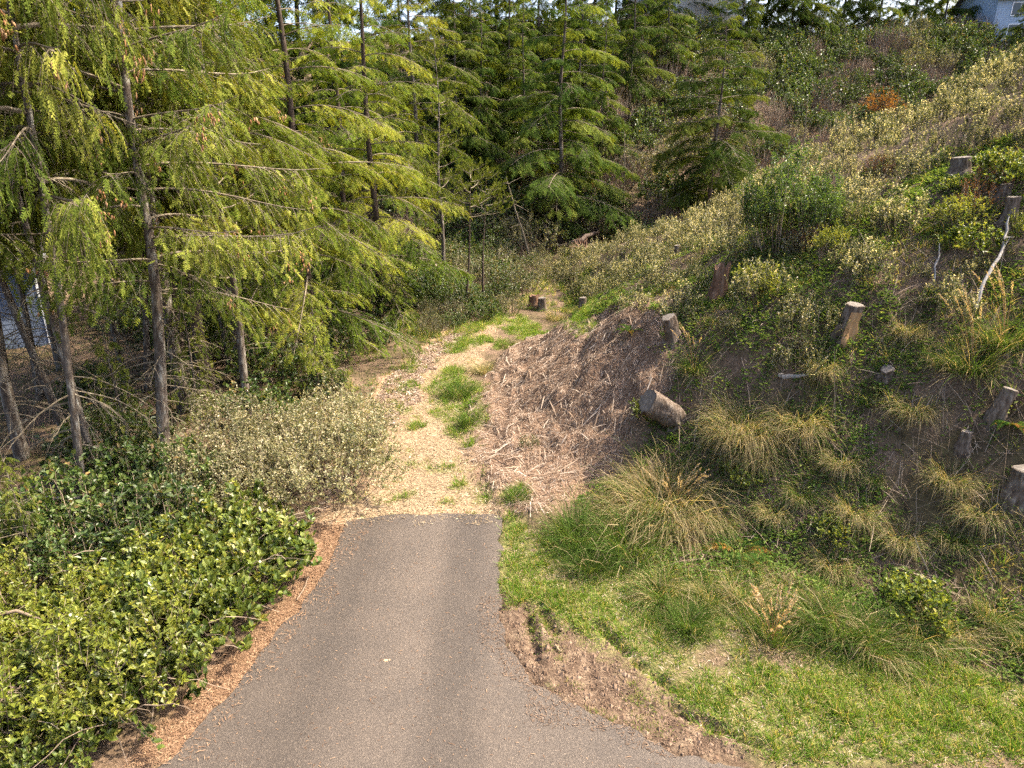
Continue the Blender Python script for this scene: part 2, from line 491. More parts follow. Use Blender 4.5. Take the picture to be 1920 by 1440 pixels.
M['plume'] = leaf_mat('dry seed plumes', [(0, (.27, .17, .075)), (.5, (.40, .29, .16)), (1, (.60, .50, .35))], .35, .6, .2, .1)
M['fern'] = leaf_mat('fern fronds', [(0, (.025, .060, .012)), (.6, (.055, .10, .02)), (1, (.25, .12, .03))], .35, .5, .3, .1)
M['chips'] = rough_mat('bark shreds', [(0, (.054, .033, .021)), (.3, (.128, .084, .055)), (.65, (.23, .165, .115)), (1, (.44, .375, .305))], 4, 2, 0, .9, .15, use_rnd=.85)
M['straw'] = rough_mat('straw and wood chips', [(0, (.075, .049, .030)), (.35, (.17, .122, .072)), (.7, (.285, .218, .13)), (1, (.46, .39, .28))], 4, 2, 0, .9, .15, use_rnd=.85)
M['needles'] = rough_mat('fallen needles', [(0, (.080, .046, .028)), (.5, (.17, .100, .058)), (1, (.31, .21, .13))], 4, 2, 0, .9, .15, use_rnd=.85)
M['twig'] = rough_mat('dry twigs', [(0, (.07, .050, .036)), (.5, (.16, .12, .085)), (1, (.33, .26, .19))], 4, 2, 0, .85, .2, use_rnd=.85)
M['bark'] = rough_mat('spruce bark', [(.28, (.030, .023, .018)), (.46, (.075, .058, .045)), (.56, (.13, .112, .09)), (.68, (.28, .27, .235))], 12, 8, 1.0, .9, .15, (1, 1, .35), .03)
M['darkbark'] = rough_mat('dark bark', [(.25, (.026, .019, .014)), (.55, (.065, .047, .036)), (.8, (.15, .125, .10))], 10, 7, .9, .9, .15, (1, 1, .3), .03)  # darker bark for some trunks and fallen wood
M['branch'] = rough_mat('branch wood with lichen', [(.2, (.060, .045, .030)), (.5, (.13, .105, .072)), (.75, (.26, .235, .17))], 14, 4, .3, .9, .15, (1, 1, 1), .01)
M['greywood'] = rough_mat('weathered grey wood', [(.2, (.12, .108, .095)), (.5, (.24, .222, .20)), (.8, (.38, .36, .33))], 16, 6, .5, .85, .2, (1, 1, .2), .01)
M['stumpbark'] = rough_mat('stump bark', [(.25, (.030, .020, .014)), (.45, (.085, .062, .045)), (.6, (.165, .132, .104)), (.78, (.27, .24, .205))], 16, 8, 1.0, .9, .15, (1, 1, .35), .03)
M['rotwood'] = rough_mat('rotting red wood', [(.2, (.050, .026, .017)), (.5, (.13, .075, .048)), (.8, (.28, .20, .145))], 18, 7, 1.0, .9, .1, (1, 1, .12), .03)
M['palewood'] = rough_mat('bare orange wood', [(.2, (.15, .075, .030)), (.5, (.28, .165, .075)), (.8, (.40, .28, .16))], 14, 6, .5, .75, .2, (1, 1, .15), .01)
M['cone'] = leaf_mat('spruce cones', [(0, (.20, .10, .045)), (.5, (.31, .165, .08)), (1, (.42, .26, .14))], .05, .6, .2, .1)
M['lichen'] = leaf_mat('hanging grey lichen', [(0, (.20, .19, .13)), (1, (.38, .37, .27))], .3, .8, .1, .1)

# ------------------------------------------------------------------ ground sheet
def _axis(parts):
    out = []
    for a, b, s in parts:
        out.append(np.arange(a, b - 1e-6, s))
    return np.concatenate(out + [[parts[-1][1]]])
gx = _axis([(-900, -100, 200), (-100, -30, 10), (-30, -14, 1.0), (-14, -0.6, .165), (-0.6, 4.6, .06), (4.6, 19, .165), (19, 40, 1.0), (40, 100, 10), (100, 900, 200)])
gy = _axis([(-200, -20, 30), (-20, 2, 2.0), (2, 5.4, .3), (5.4, 9.4, .06), (9.4, 34, .16), (34, 70, .6), (70, 130, 6), (130, 1500, 200)])
GX, GY = np.meshgrid(gx, gy)
fx, fy = GX.ravel(), GY.ravel()
near = (fx > -31) & (fx < 41) & (fy > -1) & (fy < 71)
GZ = np.where(near, 0, terrain(fx, fy))
GZ[near] = ground_exact(fx[near], fy[near])
nxg, nyg = len(gx), len(gy)
ii = (np.arange(nyg - 1)[:, None] * nxg + np.arange(nxg - 1)[None]).ravel()
b = Buf()
b.add(np.stack([fx, fy, GZ], -1), np.stack([ii, ii + 1, ii + nxg + 1, ii + nxg], -1))

def ground_mat():
    m, nt, out = newmat('ground')
    L = nt.links.new
    geo = nt.nodes.new('ShaderNodeNewGeometry')
    def noise(scale, detail=6, rough=.65):
        n = nt.nodes.new('ShaderNodeTexNoise'); n.inputs['Scale'].default_value = scale; n.inputs['Detail'].default_value = detail; n.inputs['Roughness'].default_value = rough
        L(geo.outputs['Position'], n.inputs[0]); return n.outputs[0]
    fine, mid, big = noise(22), noise(5), noise(0.8)
    def mix(f, a, b_):
        x = nt.nodes.new('ShaderNodeMix'); x.data_type = 'RGBA'
        L(f, x.inputs[0]); L(a, x.inputs[6]); L(b_, x.inputs[7]); return x.outputs[2]
    def att(n):
        a = nt.nodes.new('ShaderNodeAttribute'); a.attribute_name = n; return a.outputs['Fac']
    soil = ramp(nt, fine, [(.3, (.055, .036, .024)), (.5, (.120, .080, .053)), (.68, (.21, .150, .104))])
    humus = ramp(nt, mid, [(.35, (.035, .027, .016)), (.6, (.085, .065, .032)), (.75, (.10, .10, .035))])
    f0 = nt.nodes.new('ShaderNodeMapRange'); f0.inputs[1].default_value = .42; f0.inputs[2].default_value = .6; L(big, f0.inputs[0])
    col = mix(f0.outputs[0], soil, humus)
    for nm, tex, st in (('m_litter', fine, [(.3, (.16, .09, .055)), (.5, (.30, .19, .115)), (.7, (.46, .33, .21))]),
                        ('m_path', fine, [(.28, (.085, .056, .034)), (.42, (.155, .108, .066)), (.55, (.23, .168, .104)), (.72, (.34, .265, .175))]),
                        ('m_mulch', fine, [(.3, (.070, .041, .026)), (.5, (.145, .092, .060)), (.7, (.26, .18, .125))]),
                        ('m_dirt', mid, [(.30, (.032, .021, .014)), (.45, (.078, .052, .035)), (.58, (.135, .096, .064)), (.72, (.22, .165, .11))]),
                        ('m_needle', fine, [(.3, (.080, .046, .028)), (.5, (.165, .098, .057)), (.7, (.28, .185, .115))]),
                        ('m_green', fine, [(.3, (.050, .060, .018)), (.5, (.11, .115, .035)), (.65, (.21, .165, .075)), (.78, (.32, .24, .13))])):
        c = ramp(nt, tex, st)
        col = mix(att(nm), col, c)
    p = nt.nodes.new('ShaderNodeBsdfPrincipled'); p.inputs['Roughness'].default_value = .92; p.inputs['Specular IOR Level'].default_value = .12
    L(col, p.inputs['Base Color'])
    bm = nt.nodes.new('ShaderNodeBump'); bm.inputs['Strength'].default_value = .7; bm.inputs['Distance'].default_value = .05
    L(fine, bm.inputs['Height']); L(bm.outputs[0], p.inputs['Normal'])
    L(p.outputs[0], out.inputs[0])
    return m
M['ground'] = ground_mat()
gme = b.mesh('ground', M['ground'], True)
def vattr(me, name, val):
    a = me.attributes.new(name, 'FLOAT', 'POINT'); a.data.foreach_set('value', np.asarray(val, np.float32))
def zmask(key, amp, seed):
    v = np.zeros(len(fx)); v[near] = soft_in(fx[near], fy[near], Z[key], amp, seed); return v
_pm = zmask('path', .35, 5); _pv = np.zeros(len(fx)); _pv[near] = fbm(fx[near] * 1.7, fy[near] * 1.7, 64, 4)
vattr(gme, 'm_path', _pm * (1 - .75 * sstep(-.02, .2, _pv))); vattr(gme, 'm_mulch', zmask('mulch', .45, 15)); vattr(gme, 'm_dirt', zmask('dirt', .3, 25))
vattr(gme, 'm_needle', zmask('needle', .25, 35)); vattr(gme, 'm_litter', np.maximum(zmask('litter', .5, 45), _pm))
_g = np.zeros(len(fx)); _g[near] = np.maximum(soft_in(fx[near], fy[near], Z['verge'], .45, 55) * sstep(-.25, .04, fbm(fx[near] * 1.1, fy[near] * 1.1, 66, 4)+.06), patch_mask(fx[near], fy[near]) * .9)
vattr(gme, 'm_green', _g)
ground = obj('ground', gme, kind='structure')

# ------------------------------------------------------------------ asphalt
def smooth_poly(pts, step=0.05):
    out = []
    n = len(pts)
    for i in range(n):
        a = np.array(pts[i]); c = np.array(pts[(i + 1) % n])
        k = max(1, int(np.linalg.norm(c - a) / step))
        if k > 80:
            k = 20
        for j in range(k):
            out.append(a + (c - a) * j / k)
    return np.array(out)
rp = smooth_poly(ROAD_POLY)
for _ in range(6):
    vis = rp[:, 1] > 4
    sm = (np.roll(rp, 1, 0) + rp * 2 + np.roll(rp, -1, 0)) / 4
    rp = np.where(vis[:, None], sm, rp)
jag = (rp[:, 0] > -1.2) & (rp[:, 1] < 10)
amp = np.where(jag, .14, .09)
rp = rp + np.stack([fbm(rp[:, 0] * 3.2, rp[:, 1] * 3.2, 90, 5), fbm(rp[:, 0] * 3.2, rp[:, 1] * 3.2, 91, 5)], -1) * amp[:, None] * 2
ROAD = [tuple(p) for p in rp]
nR = len(ROAD)
me = bpy.data.meshes.new('asphalt_driveway')
vs = [(x, y, 0.028) for x, y in ROAD] + [(x + 0.0, y, -0.12) for x, y in ROAD]
me.from_pydata(vs, [], [list(range(nR))] + [(i, i + nR, (i + 1) % nR + nR, (i + 1) % nR) for i in range(nR)])
def asphalt_mat():
    m, nt, out = newmat('asphalt')
    L = nt.links.new
    tc = nt.nodes.new('ShaderNodeNewGeometry')
    def noise(scale, detail=4, rough=.6):
        n = nt.nodes.new('ShaderNodeTexNoise'); n.inputs['Scale'].default_value = scale; n.inputs['Detail'].default_value = detail; n.inputs['Roughness'].default_value = rough
        L(tc.outputs['Position'], n.inputs[0]); return n.outputs[0]
    vo = nt.nodes.new('ShaderNodeTexVoronoi'); vo.inputs['Scale'].default_value = 95; L(tc.outputs['Position'], vo.inputs[0])
    sp = nt.nodes.new('ShaderNodeSeparateColor'); L(vo.outputs['Color'], sp.inputs[0])
    base = ramp(nt, sp.outputs[0], [(0, (.041, .0325, .026)), (.5, (.056, .045, .036)), (.9, (.072, .058, .047)), (1, (.112, .089, .067))])
    # worn wheel tracks along the drive
    sx = nt.nodes.new('ShaderNodeSeparateXYZ'); L(tc.outputs['Position'], sx.inputs[0])
    nz = noise(.5, 3)
    ad = nt.nodes.new('ShaderNodeMath'); ad.operation = 'MULTIPLY_ADD'; L(nz, ad.inputs[0]); ad.inputs[1].default_value = .5; L(sx.outputs[0], ad.inputs[2])
    mr = nt.nodes.new('ShaderNodeMapRange'); mr.inputs[1].default_value = -4; mr.inputs[2].default_value = 2; L(ad.outputs[0], mr.inputs[0])
    tr = ramp(nt, mr.outputs[0], [(0, (.95,) * 3), (.20, (.88,) * 3), (.30, (.72,) * 3), (.37, (.98,) * 3), (.44, (1.1,) * 3), (.50, (1.16,) * 3), (.55, (.80,) * 3), (.61, (.78,) * 3), (.67, (1.08,) * 3), (1, (1.05,) * 3)])
    big = ramp(nt, noise(1.1, 5), [(.3, (.86, .86, .86)), (.7, (1.14, 1.12, 1.09))])
    def mul(a, c):
        x = nt.nodes.new('ShaderNodeMix'); x.data_type = 'RGBA'; x.blend_type = 'MULTIPLY'; x.inputs[0].default_value = 1; L(a, x.inputs[6]); L(c, x.inputs[7]); return x.outputs[2]
    col = mul(mul(base, tr), big)
    p = nt.nodes.new('ShaderNodeBsdfPrincipled'); p.inputs['Roughness'].default_value = .75; p.inputs['Specular IOR Level'].default_value = .35
    L(col, p.inputs['Base Color'])
    bm = nt.nodes.new('ShaderNodeBump'); bm.inputs['Strength'].default_value = .6; bm.inputs['Distance'].default_value = .006
    L(vo.outputs['Distance'], bm.inputs['Height']); L(bm.outputs[0], p.inputs['Normal']); L(p.outputs[0], out.inputs[0])
    return m
M['asphalt'] = asphalt_mat()
me.materials.append(M['asphalt'])
obj('asphalt_driveway', me, kind='structure')

# ------------------------------------------------------------------ houses glimpsed through the trees
def plain(name, col, rough=.6, spec=.3, scale=6, v=.12):
    c = np.array(col)
    return rough_mat(name, [(.3, tuple(c * (1 - v))), (.7, tuple(np.minimum(c * (1 + v), .9)))], scale, 4, .08, rough, spec)
M['siding'] = plain('blue-grey painted siding', (.12, .15, .21), .55)
M['trim'] = plain('white painted trim', (.74, .75, .76), .5)
M['cream'] = plain('pale painted siding', (.40, .39, .36), .6)
M['bluewall'] = plain('light blue painted siding', (.27, .35, .45), .6)
M['shingle'] = rough_mat('grey roof shingles', [(.3, (.10, .10, .105)), (.7, (.22, .22, .225))], 9, 5, .3, .85, .2)
M['glass'] = plain('window glass', (.03, .04, .05), .06, .6, 2, .05)
def boxm(bf, x0, y0, z0, x1, y1, z1, m=0):
    V = [(x0, y0, z0), (x1, y0, z0), (x1, y1, z0), (x0, y1, z0), (x0, y0, z1), (x1, y0, z1), (x1, y1, z1), (x0, y1, z1)]
    F = [(0, 3, 2, 1), (4, 5, 6, 7), (0, 1, 5, 4), (1, 2, 6, 5), (2, 3, 7, 6), (3, 0, 4, 7)]
    bf.add(V, F, .5, m)
def boxmesh(name, mat, *a):
    bf = Buf(); boxm(bf, *a); return bf.mesh(name, mat)
def house(name, label, loc, rz, W, D, Hw, rise, wall, roofm, boards, windows):
    t = thing(name, label, 'house', loc, rz)
    bf = Buf(); boxm(bf, 0, 0, 0, W, D, Hw)
    for s in (0, 1):
        pass
    bf.add([(0, 0, Hw), (0, D, Hw), (0, D / 2, Hw + rise), (W, 0, Hw), (W, D, Hw), (W, D / 2, Hw + rise)], [(0, 2, 1), (3, 4, 5)])
    obj('wall', bf.mesh('house_wall', wall), t)
    ov = .45
    def slope(s):
        y0, y1 = (-ov, D / 2) if s == 0 else (D + ov, D / 2)
        zl = Hw - ov * rise / (D / 2) + .03; zh = Hw + rise + .03
        bf = Buf()
        A = [(-ov, y0, zl), (W + ov, y0, zl), (W + ov, y1, zh), (-ov, y1, zh)]
        V = A + [(x, y, z + .14) for x, y, z in A]
        bf.add(V, [(0, 3, 2, 1), (4, 5, 6, 7), (0, 1, 5, 4), (1, 2, 6, 5), (2, 3, 7, 6), (3, 0, 4, 7)])
        return bf.mesh('roof_slope', roofm)
    r = obj('roof', slope(0), t)
    obj('roof', slope(1), t)
    # shingle courses on the slope that can be seen
    n = 16
    zl = Hw - ov * rise / (D / 2) + .17; zh = Hw + rise + .17
    cm = boxmesh('shingle_course', roofm, -ov, 0, 0, W + ov, (D / 2 + ov) / n * 1.02, .022)
    ang = math.atan2(rise, D / 2)
    for k in range(n):
        f = k / n
        c = obj('shingle_course', cm, r); c.location = (0, -ov + (D / 2 + ov) * f, zl + (zh - zl) * f + .002); c.rotation_euler = (ang + .012, 0, 0)
    if boards:
        nb = int(Hw / .16)
        bmf = boxmesh('siding_board', wall, 0, -.022, 0, W, 0.0, .155); bms = boxmesh('siding_board_side', wall, 0, 0, 0, .022, D, .155)
        for k in range(nb):
            c = obj('siding_board', bmf, t, (0, -.004, .02 + k * .16)); c.rotation_euler = (RAD(-2.5), 0, 0)
            c = obj('siding_board', bms, t, (W + .004, 0, .02 + k * .16)); c.rotation_euler = (0, RAD(-2.5), 0)
        for (x, y) in ((W - .06, -.05), (W + .03, D - .08)):
            obj('corner_trim', boxmesh('corner_trim', M['trim'], x, y, 0, x + .11, y + .11, Hw), t)
    for (side, a, z, w, h) in windows:
        if side == 'f':
            fr = obj('window', boxmesh('window_frame', M['trim'], a, -.07, z, a + w, -.001, z + h), t)
            obj('pane', boxmesh('window_pane', M['glass'], a + .07, -.078, z + .07, a + w / 2 - .02, -.071, z + h - .07), fr)
            obj('pane', boxmesh('window_pane', M['glass'], a + w / 2 + .02, -.078, z + .07, a + w - .07, -.071, z + h - .07), fr)
        else:
            fr = obj('window', boxmesh('window_frame', M['trim'], W + .001, a, z, W + .07, a + w, z + h), t)
            obj('pane', boxmesh('window_pane', M['glass'], W + .071, a + .07, z + .07, W + .078, a + w - .07, z + h - .07), fr)
    return t
house('house', 'blue-grey house with lap siding behind the trunks at the left edge', (-24.4, 15.6, -2.4), RAD(34), 11.0, 9.0, 5.3, 2.6, M['siding'], M['shingle'], True,
      [('f', 2.0, 1.4, 1.4, 1.3), ('f', 6.6, 3.2, 1.5, 1.3), ('s', 2.4, 2.6, 1.2, 1.3)])
_zt = float(terrain(13, 69))
house('house', 'pale house on the hilltop above the dark conifers', (12.4, 69.5, _zt - .3), RAD(6), 9.0, 8.0, 5.0, 2.4, M['cream'], M['shingle'], True,
      [('f', 1.0, 1.0, 1.5, 1.5), ('f', 4.0, 1.0, 1.8, 1.5), ('f', 1.0, 3.2, 1.5, 1.2), ('f', 6.6, 3.2, 1.5, 1.2)])
house('house', 'light blue house on the hilltop at the upper right corner', (42.5, 67.5, float(terrain(46, 68)) - .3), RAD(-8), 9.0, 8.0, 4.6, 2.8, M['bluewall'], M['shingle'], True,
      [('f', 1.2, 1.0, 1.6, 1.4), ('f', 5.6, 1.0, 1.8, 1.4), ('f', 1.2, 3.0, 1.4, 1.1)])

# ------------------------------------------------------------------ conifers
def spray_template(n=4, spread=.40, ang=52, w=.085, sag=.22, seed=0):
    r = np.random.default_rng(seed)
    q = []
    def quad(p, d, l, wd):
        d = d / np.linalg.norm(d); s = np.cross(d, (0, 0, 1.0)); s /= np.linalg.norm(s)
        q.append([p, p + d * l * .45 + s * wd / 2, p + d * l, p + d * l * .45 - s * wd / 2])
    for k in range(n):
        for sd in (-1, 1):
            t = (k + .35 + .3 * (sd > 0)) / n * .92
            a = RAD(ang + r.uniform(-10, 10)) * sd
            l = spread * (1 - .62 * t) * r.uniform(.8, 1.15)
            quad(np.array([t, 0, -sag * t * t]), np.array([math.cos(a), math.sin(a), -.28 + r.uniform(-.12, .1)]), l, w)
    quad(np.array([0, 0, 0.]), np.array([1, 0, -sag * .9]), 1.08, w * .85)
    return np.array(q)            # (Q, 4, 3)
TPL_H = [spray_template(4, .46, 52, .098, .22, s) for s in range(4)]
TPL_S = [spray_template(5, .34, 50, .098, .15, s + 9) for s in range(4)]

def put_sprays(buf, tpls, P, X, Nn, L, a, g):
    X = nrm(X); Y = nrm(np.cross(Nn, X)); Zv = np.cross(X, Y)
    k = g.integers(0, len(tpls), len(P))
    for j, T in enumerate(tpls):
        m = k == j
        if not m.any():
            continue
        fr = np.stack([X[m], Y[m], Zv[m]], 1)                      # (n,3axes,3)
        V = np.einsum('qva,nab->nqvb', T, fr) * L[m][:, None, None, None] + P[m][:, None, None]
        nq = m.sum() * len(T)
        aa = np.clip(a[m][:, None] + g.normal(0, .10, (m.sum(), len(T))), 0, 1).ravel()
        buf.add(V.reshape(-1, 3), np.arange(nq * 4).reshape(-1, 4), aa)

def conifer(name, seed, H, r0, lo, R, style='hemlock', nb=64, leafmat='hemlock', barkmat='bark', dead=10, cones=0, dens=1.0, shape=.85, lean=.0, sprayL=.235, lichen=0, toplo=None):
    g = np.random.default_rng(seed)
    tz = np.linspace(-.4, H, 16)
    tx = lean * (np.maximum(tz, 0) / H) ** 1.3 * H + .06 * np.sin(tz * .9 + seed); ty = .05 * np.sin(tz * .7 + seed * 2)
    tr = r0 * (1 - .93 * np.clip(tz / H, 0, 1) ** 1.05) + r0 * .45 * np.exp(-np.maximum(tz, 0) * 2.6)
    tb = Buf(); tubes(tb, np.stack([tx, ty, tz], -1)[None], tr[None], 10, g.uniform(.3, .7))
    def at(z):
        return np.stack([np.interp(z, tz, tx), np.interp(z, tz, ty), z], -1)
    br = Buf(); cr = Buf(); cn = Buf()
    # living branches
    z = lo + (H * .985 - lo) * (np.arange(nb) + g.uniform(-.9, .9, nb)) / nb
    z = np.clip(z, lo, H * .985)
    az = np.arange(nb) * 2.39996 + g.uniform(-.9, .9, nb)
    f = np.clip((z - lo) / (H - lo), 0, 1)
    Lb = R * np.clip((1 - f) ** shape, .04, 1) * g.uniform(.45, 1.22, nb) * (.72 + .28 * np.clip(f / .18, 0, 1))
    a_up = (.05 + .45 * f) if style != 'spruce' else (.12 + .4 * f)
    b_dn = (.52 - .25 * f) if style != 'spruce' else (.38 - .2 * f)
    allP = []; allR = []
    bt = np.clip(g.normal(.42, .19, nb), .05, .68)
    for i in range(nb):
        s = np.linspace(0, 1, 8)
        out = np.array([math.cos(az[i]), math.sin(az[i]), 0]); sd = np.array([-out[1], out[0], 0])
        bow = g.uniform(-.15, .15)
        zz = a_up[i] * s - b_dn[i] * s ** 2 * g.uniform(.45, 1.4) + (.16 * s ** 4 if style == 'spruce' else 0)
        p = at(z[i]) + out * (s * Lb[i])[:, None] + sd * (bow * s ** 2 * Lb[i])[:, None] + np.array([0, 0, 1.]) * (zz * Lb[i])[:, None]
        allP.append(p); allR.append((.006 + .0065 * Lb[i]) * (1 - .85 * s) + .002)
        L = Lb[i]
        n2 = max(3, int(L / .15 * dens)) * 2
        sp = g.uniform(.08, 1.0, n2) ** .85
        side = np.where(np.arange(n2) % 2, 1.0, -1.0)
        P0 = np.stack([np.interp(sp, s, p[:, k]) for k in range(3)], -1)
        T = np.stack([np.interp(sp, s, np.gradient(p[:, k], s)) for k in range(3)], -1); T = nrm(T)
        Sd = nrm(np.cross(T, [0, 0, 1.0])) * side[:, None]
        if style == 'spruce':
            l2 = np.clip(.16 + .26 * L * np.sin(np.pi * np.clip(sp * .8 + .18, 0, 1)) ** .8, .15, .75) * g.uniform(.6, 1.15, n2)
            D = nrm(T * .45 + Sd * g.uniform(.1, .8, (n2, 1)) + np.array([0, 0, -1.]) * g.uniform(.05, .75, (n2, 1)))
            n3 = np.maximum(2, (l2 / .13).astype(int))
            sag = .35
        else:
            l2 = np.clip(.12 + .40 * L * np.sin(np.pi * np.clip(sp * .82 + .16, 0, 1)) ** .8, .12, 1.25) * g.uniform(.6, 1.15, n2)
            D = nrm(T * .75 + Sd * .72 + g.normal(0, .1, (n2, 3)) + np.array([0, 0, -.10]))
            n3 = np.maximum(2, (l2 / .125).astype(int))
            sag = .30
        # thin woody shoots
        q5 = np.linspace(0, 1, 4)
        SP = P0[:, None] + D[:, None] * (q5 * 1)[None, :, None] * l2[:, None, None] + np.array([0, 0, -1.0]) * (sag * q5 ** 2)[None, :, None] * l2[:, None, None]
        big = l2 > .3
        if big.any():
            tubes(br, SP[big], np.broadcast_to(.0055 * (1 - .7 * q5), (big.sum(), 4)), 3, g.uniform(.2, .9, big.sum()))
        # sprays along each shoot
        idx = np.repeat(np.arange(n2), n3)
        q = np.concatenate([(np.arange(k) + .6) / k for k in n3])
        Ps = P0[idx] + D[idx] * (q * l2[idx])[:, None] + np.array([0, 0, -1.]) * (sag * q ** 2 * l2[idx])[:, None]
        Ds = nrm(D[idx] + np.array([0, 0, -1.]) * (2 * sag * q)[:, None])
        alt = np.where(g.random(len(idx)) < .5, 1., -1.)
        if style == 'spruce':
            X = nrm(Ds * .8 + g.normal(0, .40, (len(idx), 3)) + np.array([0, 0, -.38]))
            Nn = nrm(np.array([0, 0, .8]) + g.normal(0, .5, (len(idx), 3)))
        else:
            pr = nrm(np.cross(Ds, [0, 0, 1.0]))
            X = nrm(Ds * .8 + pr * alt[:, None] * .6 + np.array([0, 0, -.2]) + g.normal(0, .12, (len(idx), 3)))
            Nn = nrm(np.array([0, 0, 1.0]) + g.normal(0, .28, (len(idx), 3)))
        a = np.clip(bt[i] + g.normal(0, .12, n2)[idx] + .10 * sp[idx], 0, 1)
        put_sprays(cr, TPL_S if style == 'spruce' else TPL_H, Ps, X, Nn, sprayL * g.uniform(.75, 1.25, len(idx)), a, g)
        if lichen and L > 1 and g.random() < lichen:
            nl = 26
            sl = g.uniform(.15, .7, nl); Pl = np.stack([np.interp(sl, s, p[:, k]) for k in range(3)], -1)
            leaves(cn_l, Pl, np.array([0, 0, -1.]) + g.normal(0, .2, (nl, 3)), rdir_g(g, nl), g.uniform(.10, .28, nl), .02, g.random(nl))
        if cones and L > 1.2 and z[i] < H * .75:
            ends = SP[:, -1][sp > .6]
            ends = ends[g.random(len(ends)) < cones]
            if len(ends):
                nc = 7
                e = np.repeat(ends, nc, 0) + g.normal(0, .065, (len(ends) * nc, 3))
                q3 = np.linspace(0, 1, 4); ln = g.uniform(.055, .085, len(e))
                dd = nrm(np.array([0, 0, -1.]) + g.normal(0, .18, (len(e), 3)))
                tubes(cn, e[:, None] + dd[:, None] * q3[None, :, None] * ln[:, None, None], np.broadcast_to(np.array([.006, .0155, .0145, .004]), (len(e), 4)), 5, g.random(len(e)))
    tubes(br, np.array(allP), np.array(allR), 4, g.uniform(.2, .9, nb))
    # dead bare twigs below the living crown
    if dead:
        zd = g.uniform(.9, max(lo * 1.15, 1.5), dead); ad = g.uniform(0, 2 * np.pi, dead); ld = g.uniform(.4, 1.5, dead)
        s = np.linspace(0, 1, 6); P = []; Rr = []
        for i in range(dead):
            out = np.array([math.cos(ad[i]), math.sin(ad[i]), 0])
            p = at(zd[i]) + out * (s * ld[i])[:, None] + np.array([0, 0, 1.]) * ((-.1 * s - .28 * s ** 2) * ld[i])[:, None] + np.cumsum(g.normal(0, .018, (6, 3)), 0)
            P.append(p); Rr.append(.011 * (1 - .8 * s) + .002)
            for k in range(5):
                t0 = g.uniform(.25, .95); b0 = np.array([np.interp(t0, s, p[:, c]) for c in range(3)])
                dr = nrm(out * .6 + g.normal(0, .6, 3) + np.array([0, 0, -.25]))
                P.append(b0 + dr * (s * ld[i] * g.uniform(.2, .45))[:, None] + np.array([0, 0, -.1]) * (s ** 2)[:, None] * ld[i]); Rr.append(.0045 * (1 - .7 * s) + .0012)
        tubes(br, np.array(P), np.array(Rr), 3, g.uniform(.2, 1, len(P)))
    parts = [('trunk', tb.mesh(name + '_trunk', M[barkmat], True), None), ('branches', br.mesh(name + '_branches', M['branch']), 'stuff'), ('crown', cr.mesh(name + '_crown', M[leafmat]), 'stuff')]
    if cn.n:
        parts.append(('cones', cn.mesh(name + '_cones', M['cone'], True), 'stuff'))
    return (name, parts)

def rdir_g(g, n):
    return nrm(g.normal(0, 1, (n, 3)))

